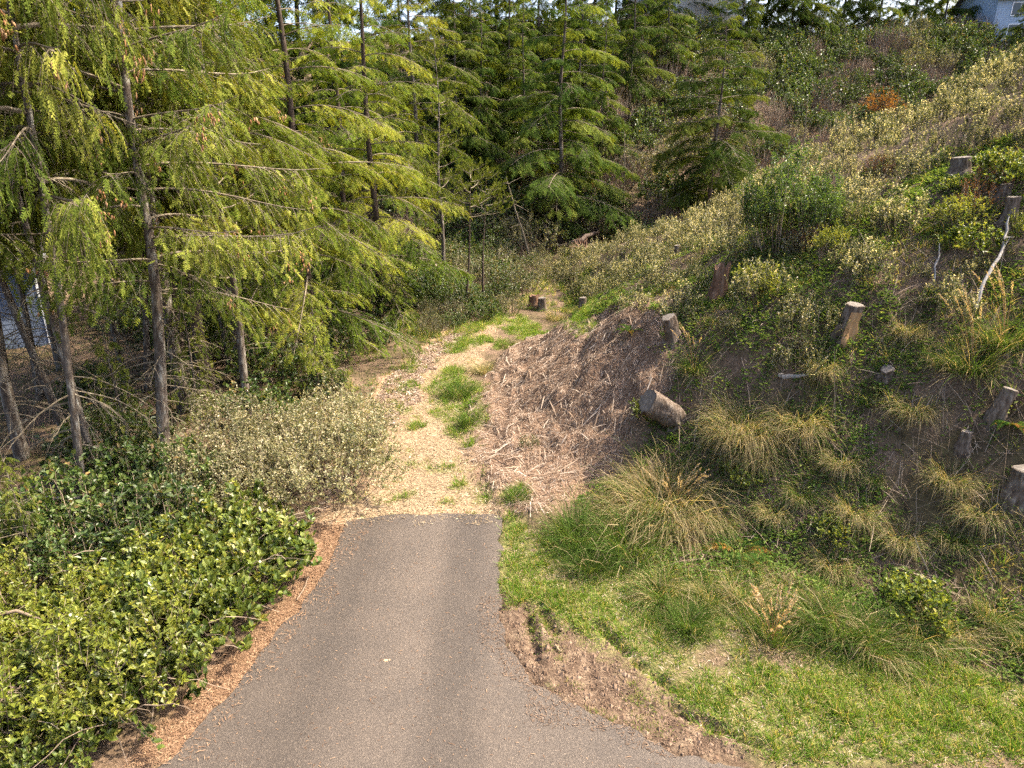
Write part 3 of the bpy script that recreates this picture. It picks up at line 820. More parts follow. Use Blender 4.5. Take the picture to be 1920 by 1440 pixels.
def pine(name, seed, H, r0, lo, R, nb=34, lean=0.0, barkmat='bark'):
    g = np.random.default_rng(seed)
    tz = np.linspace(-.3, H, 14); tx = lean * H * (np.clip(tz, 0, H) / H) ** 1.1 + .05 * np.sin(tz); ty = .04 * np.sin(tz * 1.3 + 1)
    tb = Buf(); tubes(tb, np.stack([tx, ty, tz], -1)[None], (r0 * (1 - .9 * np.clip(tz / H, 0, 1)))[None], 9)
    br = Buf(); cr = Buf(); s = np.linspace(0, 1, 6)
    Pb = []; Rb = []; TP = []; TD = []
    for i in range(nb):
        f = (i + g.uniform(-.3, .3)) / nb; f = min(max(f, 0), .99)
        z = lo + (H - lo) * f; a = i * 2.4 + g.uniform(-.5, .5)
        L = R * (1 - f) ** .6 * g.uniform(.55, 1.1) + .15
        out = np.array([math.cos(a), math.sin(a), 0])
        base = np.array([np.interp(z, tz, tx), np.interp(z, tz, ty), z])
        p = base + out * (s * L)[:, None] + np.array([0, 0, 1.]) * ((.05 * s + .38 * s ** 2) * L)[:, None]
        Pb.append(p); Rb.append(.016 * (1 - .75 * s) + .003)
        nt_ = int(5 + L * 9)
        for k in range(nt_):
            t = g.uniform(.35, 1) if k else 1.0
            b0 = np.array([np.interp(t, s, p[:, c]) for c in range(3)])
            d = nrm(out * .55 + np.array([0, 0, .75]) + g.normal(0, .45, 3))
            l = g.uniform(.10, .34) * (1.1 - .4 * t)
            Pb.append(b0 + d * (s * l)[:, None]); Rb.append(np.full(6, .004))
            TP.append(b0 + d * l * .35); TD.append(d * (l * .65 + .10))
    TP.append(np.array([tx[-1], ty[-1], H - .1])); TD.append(np.array([0, 0, .35]))
    TP = np.array(TP); TD = np.array(TD); ln = np.linalg.norm(TD, axis=1)
    nn = 34
    idx = np.repeat(np.arange(len(TP)), nn); q = g.random(len(idx))
    ax = nrm(TD)[idx]; ra = rdir_g(g, len(idx)); ra = nrm(ra - ax * (ra * ax).sum(1, keepdims=True))
    D = nrm(ax * (.55 + .6 * q[:, None]) + ra * .85)
    leaves(cr, TP[idx] + TD[idx] * q[:, None], D, rdir_g(g, len(idx)), g.uniform(.05, .09, len(idx)), .013, np.clip(g.normal(.45, .15, len(TP))[idx] + g.normal(0, .12, len(idx)), 0, 1), fold=.1, drop=0)
    # dead lower twigs
    for i in range(7):
        z = g.uniform(.5, lo * 1.1); a = g.uniform(0, 6.28); L = g.uniform(.25, .8); out = np.array([math.cos(a), math.sin(a), 0])
        base = np.array([np.interp(z, tz, tx), np.interp(z, tz, ty), z])
        Pb.append(base + out * (s * L)[:, None] + np.array([0, 0, 1.]) * ((.5 * s - .2 * s ** 2) * L)[:, None] + np.cumsum(g.normal(0, .03, (6, 3)), 0)); Rb.append(.007 * (1 - .8 * s) + .002)
    tubes(br, np.array(Pb), np.array(Rb), 3, g.uniform(.1, .7, len(Pb)))
    return (name, [('trunk', tb.mesh(name + '_trunk', M[barkmat], True), None), ('branches', br.mesh(name + '_branches', M['branch']), 'stuff'), ('crown', cr.mesh(name + '_crown', M['pine']), 'stuff')])

cn_l = Buf()   # collects lichen (unused parts dropped)

# ------------------------------------------------------------------ shrubs
def shrub(name, seed, R, Hh, nst, leafL, leafW, leafmat, per=10, twigs=5, upright=.5, stemmat='twig', bare=0.0, stem_r=.007, fold=.25, amean=.45, tipbright=.15, updir=.4, inner=.35):
    g = np.random.default_rng(seed)
    sb = Buf(); fb = Buf()
    az = g.uniform(0, 2 * np.pi, nst); rad = np.sqrt(g.random(nst))
    tip = np.stack([np.cos(az) * rad * R, np.sin(az) * rad * R, Hh * np.sqrt(np.clip(1 - .75 * rad ** 2, 0, 1)) * g.uniform(.62, 1.12, nst)], -1)
    root = np.stack([np.cos(az) * rad * R * (.15 + .5 * upright), np.sin(az) * rad * R * (.15 + .5 * upright), np.full(nst, -.06)], -1)
    s = np.linspace(0, 1, 5)
    bend = np.stack([np.cos(az), np.sin(az), np.zeros(nst)], -1) * R * .12
    P = root[:, None] + (tip - root)[:, None] * s[None, :, None] + np.array([0, 0, 1.]) * (np.sin(s * np.pi) * .12)[None, :, None] * Hh * (1 - upright) + bend[:, None] * (np.sin(s * np.pi))[None, :, None]
    tubes(sb, P, np.broadcast_to(stem_r * (1 - .75 * s), (nst, 5)), 3, g.random(nst))
    # side twigs
    idx = np.repeat(np.arange(nst), twigs)
    t = g.uniform(inner, 1, len(idx)); t[::twigs] = 1.0
    k = np.minimum((t * 4).astype(int), 3); fr = t * 4 - k
    B = P[idx, k] * (1 - fr)[:, None] + P[idx, k + 1] * fr[:, None]
    Tn = nrm(P[idx, np.minimum(k + 1, 4)] - P[idx, k])
    D = nrm(Tn * (.35 + upright) + rdir_g(g, len(idx)) * .75 + np.array([0, 0, .25]))
    lt = g.uniform(.10, .30, len(idx)) * (.5 + .5 * Hh)
    q = np.linspace(0, 1, 3)
    TW = B[:, None] + D[:, None] * q[None, :, None] * lt[:, None, None]
    tubes(sb, TW, np.broadcast_to(stem_r * .45 * (1 - .6 * q), (len(idx), 3)), 3, g.random(len(idx)))
    keep = np.flatnonzero(g.random(len(idx)) >= bare)
    li = np.repeat(keep, per)
    ql = g.uniform(.05, 1.0, len(li))
    LP = B[li] + D[li] * (ql * lt[li])[:, None]
    LD = nrm(D[li] * .45 + rdir_g(g, len(li)) * .8 + np.array([0, 0, updir * .5]))
    LN = nrm(np.array([0, 0, 1.0]) * (.5 + updir) + rdir_g(g, len(li)) * .65)
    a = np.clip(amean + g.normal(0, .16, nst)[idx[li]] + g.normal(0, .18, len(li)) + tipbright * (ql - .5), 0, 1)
    (ovals if leafmat in ('salal', 'darkbush') else leaves)(fb, LP, LD, LN, leafL * (lsz := g.uniform(.42, 1.3, len(li))), leafW * lsz * g.uniform(.8, 1.15, len(li)), a, fold=fold)
    parts = [('stems', sb.mesh(name + '_stems', M[stemmat]), 'stuff')]
    if fb.n:
        parts.append(('foliage', fb.mesh(name + '_foliage', M[leafmat]), 'stuff'))
    return (name, parts)

def tussock(name, seed, R, L, n, dry, width=.007, bend=.75, stalks=0, stalkL=.8, up=1.2, mat='tuss', heads=0, bias=.55):
    g = np.random.default_rng(seed)
    bf = Buf()
    az = g.uniform(0, 2 * np.pi, n); r = R * .28 * np.sqrt(g.random(n))
    P = np.stack([np.cos(az) * r, np.sin(az) * r, np.full(n, -.04)], -1)
    P[:, :2] *= g.uniform(.6, 1.8, n)[:, None]; P[:, 0] *= 1.25
    az2 = az + g.normal(0, .65, n)
    D = np.stack([np.cos(az2) + bias, np.sin(az2) + g.normal(0, .15, n), np.abs(g.normal(up, .6, n))], -1)
    P[:, :2] += g.normal(0, R * .16, (n, 2)) * (g.random(n) < .45)[:, None]
    isdry = g.random(n) < dry
    th = g.random(n) < .12; D[th, 2] = g.uniform(-.05, .35, th.sum()); isdry |= th & (g.random(n) < .8)
    a = np.where(isdry, np.clip(g.normal(.72, .13, n), .45, 1), np.clip(g.normal(.2, .1, n), 0, .42))
    bl = np.where(isdry, bend * g.uniform(.8, 1.5, n), bend * g.uniform(.4, 1.1, n))
    blades(bf, P, D, L * g.gamma(7, 1 / 7, n) * .95, width * g.uniform(.7, 1.3, n), bl, a, segs=4)
    parts = [('blades', bf.mesh(name + '_blades', M[mat]), 'stuff')]
    if stalks:
        sb = Buf()
        az = g.uniform(0, 2 * np.pi, stalks); d = np.stack([np.cos(az) * .25, np.sin(az) * .25, np.ones(stalks)], -1) + g.normal(0, .12, (stalks, 3)); d = nrm(d)
        s = np.linspace(0, 1, 6); l = stalkL * g.uniform(.7, 1.15, stalks)
        P = np.array([0, 0, -.02]) + d[:, None] * (s[None, :, None] * l[:, None, None]) + np.stack([np.cos(az), np.sin(az), -.6 * np.ones(stalks)], -1)[:, None] * (.16 * s ** 3)[None, :, None] * l[:, None, None]
        tubes(sb, P, np.broadcast_to(np.array([.003, .003, .0028, .0025, .002, .0012]), (stalks, 6)), 3, g.uniform(.2, .6, stalks))
        nh = 46
        idx = np.repeat(np.arange(stalks), nh); q = g.uniform(0, 1, len(idx)) ** .8
        qq = .72 + .28 * q; k = np.minimum((qq * 5).astype(int), 4); fr = qq * 5 - k
        b0 = P[idx, k] * (1 - fr)[:, None] + P[idx, k + 1] * fr[:, None]
        tn = nrm(P[idx, 5] - P[idx, 3])
        leaves(sb, b0, tn * .9 + rdir_g(g, len(idx)) * .5 + np.array([0, 0, -.15]), rdir_g(g, len(idx)), g.uniform(.02, .05, len(idx)), .009, np.clip(g.normal(.6, .2, len(idx)), 0, 1))
        parts.append(('seed_heads', sb.mesh(name + '_seed_heads', M['plume']), 'stuff'))
    return (name, parts)

# ------------------------------------------------------------------ build the prototypes
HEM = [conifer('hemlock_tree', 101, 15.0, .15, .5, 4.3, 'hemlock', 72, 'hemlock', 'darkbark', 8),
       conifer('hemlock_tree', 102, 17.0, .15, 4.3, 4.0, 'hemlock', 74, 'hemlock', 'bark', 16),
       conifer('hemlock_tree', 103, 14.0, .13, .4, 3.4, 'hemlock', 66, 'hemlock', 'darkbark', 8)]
SPR = [conifer('spruce_tree', 111, 15.5, .12, 3.9, 4.0, 'spruce', 66, 'spruce', 'bark', 26, cones=.08, dens=1.35, sprayL=.22),
       conifer('spruce_tree', 112, 14.0, .08, 3.8, 3.0, 'spruce', 64, 'spruce', 'bark', 16, cones=.08, sprayL=.23, dens=1.2)]
YNG = conifer('young_spruce', 121, 4.4, .06, .25, 1.5, 'spruce', 46, 'spruce', 'bark', 0, sprayL=.19, dens=1.2)
FAR = [conifer('far_spruce', 131, 13.0, .11, .5, 3.6, 'hemlock', 66, 'far_spruce', 'bark', 4, dens=.85, sprayL=.38),
       conifer('far_spruce', 132, 11.0, .10, .9, 3.1, 'hemlock', 70, 'far_spruce', 'bark', 6, dens=.8, sprayL=.36, shape=.75)]
PINE = pine('pine_tree', 141, 10.2, .10, 3.2, 1.7, 44)
PINE2 = pine('pine_tree', 142, 5.6, .055, 3.7, 1.3, 15, lean=.08, barkmat='darkbark')
SALAL = [shrub('salal_shrub', 201 + k, .75, .75, 50, .080, .054, 'salal', per=11, twigs=4, upright=.35, amean=.45, updir=1.3, fold=.16, stem_r=.004) for k in range(3)]
YEL = [shrub('leafy_shrub', 211 + k, .75, 1.0, 48, .058, .032, 'yellowleaf', per=10, twigs=6, upright=.45, amean=.5, bare=.1, stem_r=.004) for k in range(2)]
HUC = [shrub('huckleberry_shrub', 221 + k, 1.05, 1.25, 90, .040, .025, 'huckle', per=12, twigs=9, upright=.3, amean=.58, tipbright=.3, stem_r=.004, updir=.5) for k in range(2)]
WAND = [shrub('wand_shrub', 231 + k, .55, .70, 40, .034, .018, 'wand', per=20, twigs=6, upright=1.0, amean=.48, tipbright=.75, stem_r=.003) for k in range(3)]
GRN = shrub('willow_shrub', 241, .85, 1.9, 60, .085, .028, 'greenbush', per=14, twigs=9, upright=.9, amean=.5, tipbright=.3)
ORG = shrub('orange_shrub', 251, 1.2, 1.6, 60, .085, .05, 'orange', per=8, twigs=6, upright=.6, stem_r=.012)
RST = shrub('rusty_shrub', 252, .40, .50, 40, .03, .014, 'rust', per=9, twigs=5, upright=.6)
DRK = [shrub('evergreen_shrub', 261 + k, 1.25, 1.5, 60, .115, .070, 'darkbush', per=7, twigs=6, upright=.35, amean=.42, stem_r=.012) for k in range(3)]
OLV = [shrub('olive_shrub', 265 + k, 1.2, 1.6, 64, .085, .045, 'huckle', per=7, twigs=6, upright=.5, amean=.30, stem_r=.012, bare=.15) for k in range(2)]
BAR = [shrub('bare_shrub', 271 + k, 1.2, 1.7, 110, .05, .03, 'rust', per=3, twigs=8, upright=.7, bare=.75, stem_r=.013) for k in range(2)]
TUS = [tussock('grass_tussock', 301, .75, .62, 1400, .10, .013, up=1.7, bend=1.2, bias=.2), tussock('grass_tussock', 302, .8, .78, 1300, .74, .012, up=1.3, bend=1.6), tussock('grass_tussock', 303, .6, .66, 1000, .42, .012, up=1.5, bend=1.3)]
TUSB = tussock('grass_tussock', 307, 1.5, 1.05, 3000, .80, .013, up=1.6, bend=1.5, bias=.6)
TUSG = tussock('grass_tussock', 304, .55, .7, 700, .25, .011, stalks=8, stalkL=1.35)
TUSH = tussock('grass_tussock', 305, .6, .6, 600, .18, .011, stalks=26, stalkL=.72)

# ------------------------------------------------------------------ placing
prng = np.random.default_rng(21)
def gz(x, y):
    return float(ground_h(np.array([x]), np.array([y]))[0])
def on(px, py):
    x, y, _ = hit(px, py); return (x, y, gz(x, y))
def col_at(col, y):
    """world x of picture column col for something standing at distance y"""
    x = 0.0
    for _ in range(8):
        z = float(terrain(x, y)); dep = y * math.cos(RAD(PITCH)) - (z - CAM_H) * math.sin(RAD(PITCH)); x = (col - 960) / FPX * dep
    return (x, y, gz(x, y))
def scatter(poly, spacing, seed, tries=4000):
    g = np.random.default_rng(seed)
    a = np.array(poly); lo, hi = a.min(0), a.max(0)
    c = g.uniform(lo, hi, (tries, 2)); c = c[in_poly(c[:, 0], c[:, 1], poly)]
    out = []
    for p in c:
        if all((p[0] - q[0]) ** 2 + (p[1] - q[1]) ** 2 > spacing * spacing for q in out):
            out.append(p)
    return out

# --- the forest on the left
R_ = prng.uniform
def tree(pr, label, loc, sc=1.0, rz=None, group=None, tilt=(0, 0), cat='tree'):
    return place(pr, label, cat, (loc[0], loc[1], loc[2] - .05), R_(0, 6.28) if rz is None else rz, sc, group, tilt)
tree(SPR[0], 'tall spruce with mottled grey trunk behind the pale-leaved shrubs', on(320, 905), 1.0, 1.1, tilt=(0, RAD(5)))
tree(SPR[0], 'spruce with cone-laden drooping boughs reaching in from the left edge', col_at(-70, 10.5), 1.26, 3.9)
tree(HEM[0], 'broad hemlock sweeping its lowest boughs down to the trail', col_at(590, 20.5), 1.0, .6)
tree(HEM[1], 'hemlock with yellow-lit boughs just right of the tall grey spruce trunk', col_at(455, 18.0), .95, 2.0)
tree(HEM[2], 'hemlock standing behind the thin pine on its left', col_at(715, 25.0), 1.1, 4.0)
tree(HEM[1], 'tall hemlock farthest along the left side of the trail', col_at(790, 34.0), 1.0, 5.2)
tree(HEM[2], 'hemlock in the middle of the left thicket, half hidden by broader boughs', col_at(660, 30.0), 1.15, 1.0)
tree(HEM[1], 'shaded hemlock deep in the wood between the dark twin trunks', col_at(385, 26.0), 1.0, 3.0)
tree(SPR[0], 'shaded spruce in front of the blue-grey house', col_at(215, 25.5), 1.2, 5.5)
tree(SPR[0], 'spruce rising behind the leaning thin trunks at upper left', col_at(120, 19.0), (1.0, 1.0, 1.35), .3)
tree(SPR[0], 'spruce whose high boughs overlap the upper left edge', col_at(45, 13.2), (1.0, 1.0, 1.3), 2.4)
tree(HEM[1], 'high-crowned hemlock just behind the tall grey spruce', col_at(350, 15.8), (.95, .95, 1.05), 4.6)
tree(SPR[1], 'thin pale spruce trunk standing nearest at lower left', on(168, 968), (.85, .85, 1.45), .2, tilt=(0, RAD(4)))
tree(SPR[1], 'thin darker spruce trunk right beside the nearest pale one', on(190, 945), (.85, .85, 1.5), 2.5, tilt=(0, RAD(4)))
for k, (c, y, s, lb) in enumerate([(30, 15.5, 1.2, 'thin spruce trunk crossing the blue-grey siding at the left edge'),
                                   (75, 16.5, 1.2, 'thin spruce trunk in front of the house corner'),
                                   (120, 14.2, 1.2, 'thin spruce trunk right of the house corner'),
                                   (238, 18.5, 1.0, 'slim spruce trunk in the shade left of the tall grey spruce'),
                                   (282, 17.2, 1.05, 'slim bark-speckled spruce trunk just left of the tall grey spruce'),
                                   (428, 19.2, 1.05, 'mossy spruce trunk right of the dark twin trunks'),
                                   (520, 22.5, 1.0, 'slim trunk showing low between the hemlock boughs')]):
    tree(SPR[1], lb, col_at(c, y), (1.0, 1.0, 1.5) if c < 130 else s, k * 1.7, 'slim forest spruces', tilt=(0, RAD(4 + k % 3)))
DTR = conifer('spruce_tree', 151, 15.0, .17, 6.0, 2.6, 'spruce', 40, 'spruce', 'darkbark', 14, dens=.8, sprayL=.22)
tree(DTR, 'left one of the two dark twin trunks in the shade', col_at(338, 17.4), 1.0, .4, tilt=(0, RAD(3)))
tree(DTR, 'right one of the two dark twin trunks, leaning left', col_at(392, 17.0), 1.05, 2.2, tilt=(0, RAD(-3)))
tree(YNG, 'young spruce with bright tips at the left edge beside the thicket', col_at(-35, 8.6), .6, .3)
tree(YNG, 'young spruce low at the left edge behind the leafy shrubs', col_at(70, 8.9), .52, 2.0)
tree(YNG, 'young dark spruce under the tall grey spruce', col_at(255, 12.2), .72, 1.2)
tree(YNG, 'young spruce at the foot of the broad hemlock by the trail', col_at(600, 16.8), .62, 4.2)
tree(PINE, 'slender shore pine with tufted needles at the edge of the trees', on(832, 545), 1.0, .8)
tree(PINE2, 'small leaning pine with a dark stem beside the trail', on(872, 588), 1.0, .3)
tree(PINE2, 'small straight pine between the leaning pine and the trail', on(906, 572), .95, 3.4, tilt=(0, RAD(-6)))
# dense pine clump high on the left
tree(PINE, 'bushy pine top among the hemlock crowns at upper left', col_at(470, 15.6), 1.04, 2.0)

# --- conifers on the far slope
for c, y, s, pr, rz, lb in [(1048, 41.0, 1.0, 0, .5, 'full spruce standing alone on the far slope, sunlit on its right'),
                            (1326, 41.0, 1.12, 1, 1.0, 'open see-through spruce with a visible trunk below the hilltop'),
                            (955, 51, 1.05, 0, 2.0, 'dark spruce behind the grey snag'),
                            (885, 49, 1.1, 0, 3.0, 'dark spruce above the pine at the end of the trail'),
                            (1180, 55, .95, 0, 4.0, 'dark spruce right of the full spruce, high on the far slope'),
                            (1245, 59, .85, 0, 5.0, 'dark spruce just below the pale hilltop house'),
                            (1110, 60, 1.0, 0, 1.5, 'dark spruce behind the full spruce on the far slope'),
                            (1010, 62, 1.1, 0, 2.6, 'dark spruce at the top of the far slope left of the full spruce'),
                            (840, 56, 1.1, 0, .2, 'dark spruce far behind the pine'),
                            (760, 52, 1.2, 0, .9, 'dark spruce far back in the left wood'),
                            (1385, 66, .8, 1, 3.3, 'open spruce on the hilltop above the see-through one'),
                            (1500, 72, .8, 1, 2.3, 'spruce on the hilltop skyline above the brown brush'),
                            (1640, 73, .9, 0, 2.9, 'spruce on the hilltop skyline above the orange bush'),
                            (1430, 75, 1.0, 0, 3.9, 'dense spruce on the hilltop skyline right of the open one'), (1570, 77, 1.1, 0, 1.2, 'dense spruce on the hilltop skyline above the brown brush'), (1700, 78, 1.05, 0, .4, 'dense spruce on the hilltop skyline right of the orange bush'),
                            (1320, 76, 1.0, 0, 5.1, 'dense spruce right beside the pale hilltop house'), (1150, 74, 1.0, 0, 5.3, 'dense spruce left of the pale hilltop house'), (1800, 80, 1.1, 0, 2.2, 'dense spruce on the skyline beside the light blue house'),
                            (1760, 74, .8, 0, 1.9, 'spruce on the hilltop skyline left of the light blue house'),
                            (1905, 64, .55, 0, .9, 'small spruce at the upper right corner below the light blue house'),
                            (640, 48, 1.1, 0, 4.9, 'dark spruce deep in the left wood behind the hemlocks'),
                            (500, 42, 1.1, 0, 5.9, 'dark spruce at the back of the left wood'),
                            (330, 38, 1.1, 0, .9, 'dark spruce at the back of the left wood above the house roof'),
                            (150, 44, 1.2, 0, 1.9, 'dark spruce behind the blue-grey house'),
                            (905, 45, .9, 0, 1.1, 'low-branched spruce just behind the grey snag'), (980, 46, .85, 0, 2.9, 'low-branched spruce left of the full spruce'), (1125, 48, .8, 0, .7, 'low-branched spruce at the right foot of the full spruce'),
                            (1085, 53, 1.0, 0, 3.1, 'dark spruce showing just above the full spruce'), (930, 57, 1.2, 0, 4.4, 'dark tall spruce between the snag and the hemlocks'), (1205, 64, 1.0, 0, .3, 'dark spruce in front of the pale hilltop house'),
                            (860, 44, 1.0, 0, 5.7, 'dark spruce right behind the slender pine'), (700, 44, 1.3, 0, 2.1, 'tall dark spruce closing the back of the hemlocks'), (580, 50, 1.4, 0, 3.7, 'tall dark spruce closing the wood above the broad hemlock'),
                            (430, 46, 1.45, 0, 1.3, 'tall dark spruce closing the wood behind the grey trunk'), (250, 50, 1.5, 0, .1, 'tall dark spruce above the house roof'), (40, 40, 1.4, 0, 4.1, 'tall dark spruce above the house at the left edge'),
                            (1265, 70, 1.0, 0, 2.4, 'dense spruce hiding the right end of the pale house'), (1480, 70, .9, 0, 4.6, 'dense spruce low on the skyline above the brown brush'), (1860, 72, .9, 0, 3.5, 'dense spruce in front of the light blue house')]:
    tree(FAR[pr], lb, col_at(c, y), ((s * 1.3, s * 1.3, s) if c == 1326 else (1.45, 1.45, 1.2) if c == 1048 else s * 1.3 if (y >= 70 or c in (580, 430, 250)) else s), rz, 'conifers on the far slope')

# --- dead standing stems
def snag(label, base, top, r, seed, twigs=10):
    g = np.random.default_rng(seed)
    b0 = np.array(base); t0 = np.array(top); s = np.linspace(-.06, 1, 10)
    p = b0 + (t0 - b0) * s[:, None] + np.cumsum(g.normal(0, .02, (10, 3)), 0)
    bf = Buf(); tubes(bf, p[None], (r * (1 - .7 * np.clip(s, 0, 1)))[None], 7)
    o = thing('dead_tree', label, 'dead tree', tuple(b0))
    inv = -b0
    bf.v = [v + inv for v in bf.v]
    obj('trunk', bf.mesh('dead_trunk', M['branch'], True), o)
    bb = Buf(); q = np.linspace(0, 1, 5); P = []
    for k in range(twigs):
        t = g.uniform(.2, .95); c = b0 + (t0 - b0) * t
        d = nrm(g.normal(0, 1, 3) * np.array([1, 1, .4])); l = g.uniform(.3, 1.1)
        P.append(c + d * (q * l)[:, None] + np.array([0, 0, -.15]) * (q ** 2 * l)[:, None] + inv)
    tubes(bb, np.array(P), np.broadcast_to(r * .22 * (1 - .7 * q), (twigs, 5)), 3, .7)
    obj('branches', bb.mesh('dead_branches', M['branch']), o, kind='stuff')
def up_from(px, py, py2, px2=None):
    x, y, z = on(px, py); d = ray(px2 if px2 else px, py2); k = y / d[1]
    return (x, y, z), (d[0] * k, y, CAM_H + d[2] * k)
_b, _t = up_from(912, 300, 152, 910); snag('upright grey snag between the hemlocks and the far slope', _b, _t, .16, 4, 8)
_b, _t = up_from(996, 492, 328, 950); snag('leaning bleached dead stem at the end of the trail', _b, _t, .07, 5, 16)
_b, _t = up_from(1168, 415, 245, 1172); snag('thin bare stem standing in the far slope thicket', _b, _t, .05, 6, 22)
_b, _t = up_from(1505, 300, 180, 1515); snag('bare pale-branched shrub stem below the brown brush', _b, _t, .05, 8, 30)

# --- stumps
def stump(label, px, py, wpx, hpx, lean=(0, 0), seed=0, mat='stumpbark', jag=0.0, cut=None, face=None):
    """lean = sideways shift of the cut end in stump heights (x right, y away)"""
    x, y, z = on(px, py)
    _, _, dep = project(np.array([x, y, z])); wpx *= .86; hpx *= .86
    r = wpx / FPX * float(dep) / 2; Hs = hpx / FPX * float(dep)
    g = np.random.default_rng(seed + 900)
    o = thing('tree_stump', label, 'stump', (x, y, z - .12 * min(1, abs(lean[0]))))
    ns, nr = 26, 12
    th = np.arange(ns) * 2 * np.pi / ns
    lob = 1 + .07 * np.sin(3 * th + seed) + .05 * np.sin(5 * th + 2 * seed) + .03 * g.normal(0, 1, ns)
    V = []
    for k in range(nr):
        f = k / (nr - 1); zz = -.9 * Hs + f * 1.9 * Hs; t = zz / Hs
        rr = r * lob * (1 + .6 * max(0.0, 1 - abs(lean[0])) * np.exp(-max(t, 0) * 4.5) * (1 + .55 * np.sin(4 * th + seed))) * (1 + .05 * g.normal(0, 1, ns))
        top = f ** 8
        zc = zz + top * (rr * np.cos(th) * .12 + jag * Hs * .35 * np.abs(np.sin(th * 2.3 + seed)) * g.uniform(.5, 1, ns))
        tt = max(t, 0); cax = np.array([lean[0] * Hs * tt ** 1.2, lean[1] * Hs * tt ** 1.2, zz])
        tn = np.array([lean[0] * 1.2 * tt ** .2, lean[1] * 1.2 * tt ** .2, 1.0]) if tt > 0 else np.array([0, 0, 1.0])
        tn = tn / np.linalg.norm(tn); e1 = np.array([1.0, 0, 0]) - tn * tn[0]; e1 /= np.linalg.norm(e1); e2 = np.cross(tn, e1)
        V.append(cax + e1 * (rr * np.cos(th))[:, None] + e2 * (rr * np.sin(th))[:, None] + tn * ((zc - zz) * np.ones(ns))[:, None])
        axis_top = tn
    V = np.array(V); bf = Buf()
    i = np.arange(nr - 1)[:, None] * ns; j = np.arange(ns)[None]; j2 = (j + 1) % ns
    bf.add(V.reshape(-1, 3), np.stack([i + j, i + j2, i + ns + j2, i + ns + j], -1).reshape(-1, 4))
    rim = V[-1]; c = rim.mean(0) + (np.array([0, 0, -.35 * Hs * jag]))
    bf.add(np.vstack([rim, c]), [(k, (k + 1) % ns, ns) for k in range(ns)])
    obj('bark', bf.mesh('stump_bark', M[mat], True), o)
    if not jag:
        cf = Buf(); ri = c + (rim - c) * .90 + axis_top * .006
        cf.add(np.vstack([ri, c + axis_top * .008]), [(k, (k + 1) % ns, ns) for k in range(ns)])
        obj('cut_face', cf.mesh('stump_cut_face', M[cut or 'cutwood'], True), o)
    if face:   # a strip where the bark has come off
        sl = Buf(); a0, a1 = face; ks = [k for k in range(ns) if a0 <= k < a1]
        vv = V[3:11][:, ks] * np.array([1, 1, 1.0]); cx = vv.mean(1, keepdims=True)
        ctr = V[3:11].mean(1, keepdims=True); vv = ctr + (vv - ctr) * 1.02
        m_, n_ = vv.shape[:2]; I = np.arange(m_ - 1)[:, None] * n_; J = np.arange(n_ - 1)[None]
        sl.add(vv.reshape(-1, 3), np.stack([I + J, I + J + 1, I + n_ + J + 1, I + n_ + J], -1).reshape(-1, 4))
        obj('bare_wood', sl.mesh('stump_bare_wood', M['palewood'], True), o)
    return o
M['cutwood'] = rough_mat('sawn grey wood', [(.25, (.06, .050, .042)), (.5, (.125, .108, .09)), (.75, (.23, .205, .18))], 18, 7, .4, .85, .2, (1, 1, 1), .008)
M['cutfresh'] = rough_mat('sawn brown wood', [(.25, (.22, .13, .07)), (.5, (.42, .28, .16)), (.75, (.58, .44, .28))], 18, 7, .4, .85, .2, (1, 1, 1), .008)
stump('thick stump leaning out over the mulch, its sawn end facing left', 1268, 778, 54, 58, (-1.25, -.55), 1)
stump('ringed stump leaning left at the top edge of the mulch', 1262, 640, 30, 55, (-.30, -.1), 2)
stump('stump with bark stripped to orange wood in the middle of the slope', 1583, 628, 34, 72, (.12, -.1), 3, face=(17, 24))
stump('rotten jagged reddish stump among the shrubs', 1345, 560, 32, 62, (.05, 0), 4, 'rotwood', jag=1.0)
stump('stump leaning right near the right edge, above a smaller one', 1864, 782, 30, 66, (.30, 0), 5)
stump('small grey-topped stump below the leaning one at right', 1804, 838, 22, 36, (.1, 0), 6)
stump('stump cut by the right edge of the picture', 1912, 925, 46, 60, (0, 0), 7)
stump('post-like stump at the crest above the mulch', 1268, 486, 13, 30, (0, 0), 8)
stump('thin stake-like stump on the crest left of the post-like one', 1168, 496, 10, 26, (0, 0), 9)
stump('small stump beside the far end of the trail', 1016, 582, 17, 28, (0, 0), 10)
stump('reddish broken stump touching the small one by the trail', 1001, 578, 22, 26, (0, .1), 13, 'rotwood', jag=.5)
stump('short stump right of the dry grass beside the trail', 1092, 580, 15, 26, (0, 0), 11)
stump('wide flat-topped stump high on the slope near the ridge', 1797, 328, 36, 36, (0, 0), 12)
stump('upper stump of the pair at the upper right edge', 1880, 372, 26, 30, (0, 0), 14)
stump('lower taller stump of the pair at the upper right edge', 1889, 418, 24, 54, (0, 0), 15)
stump('small dark stump end in the green weeds of the slope', 1664, 700, 26, 16, (-.3, -.3), 16)

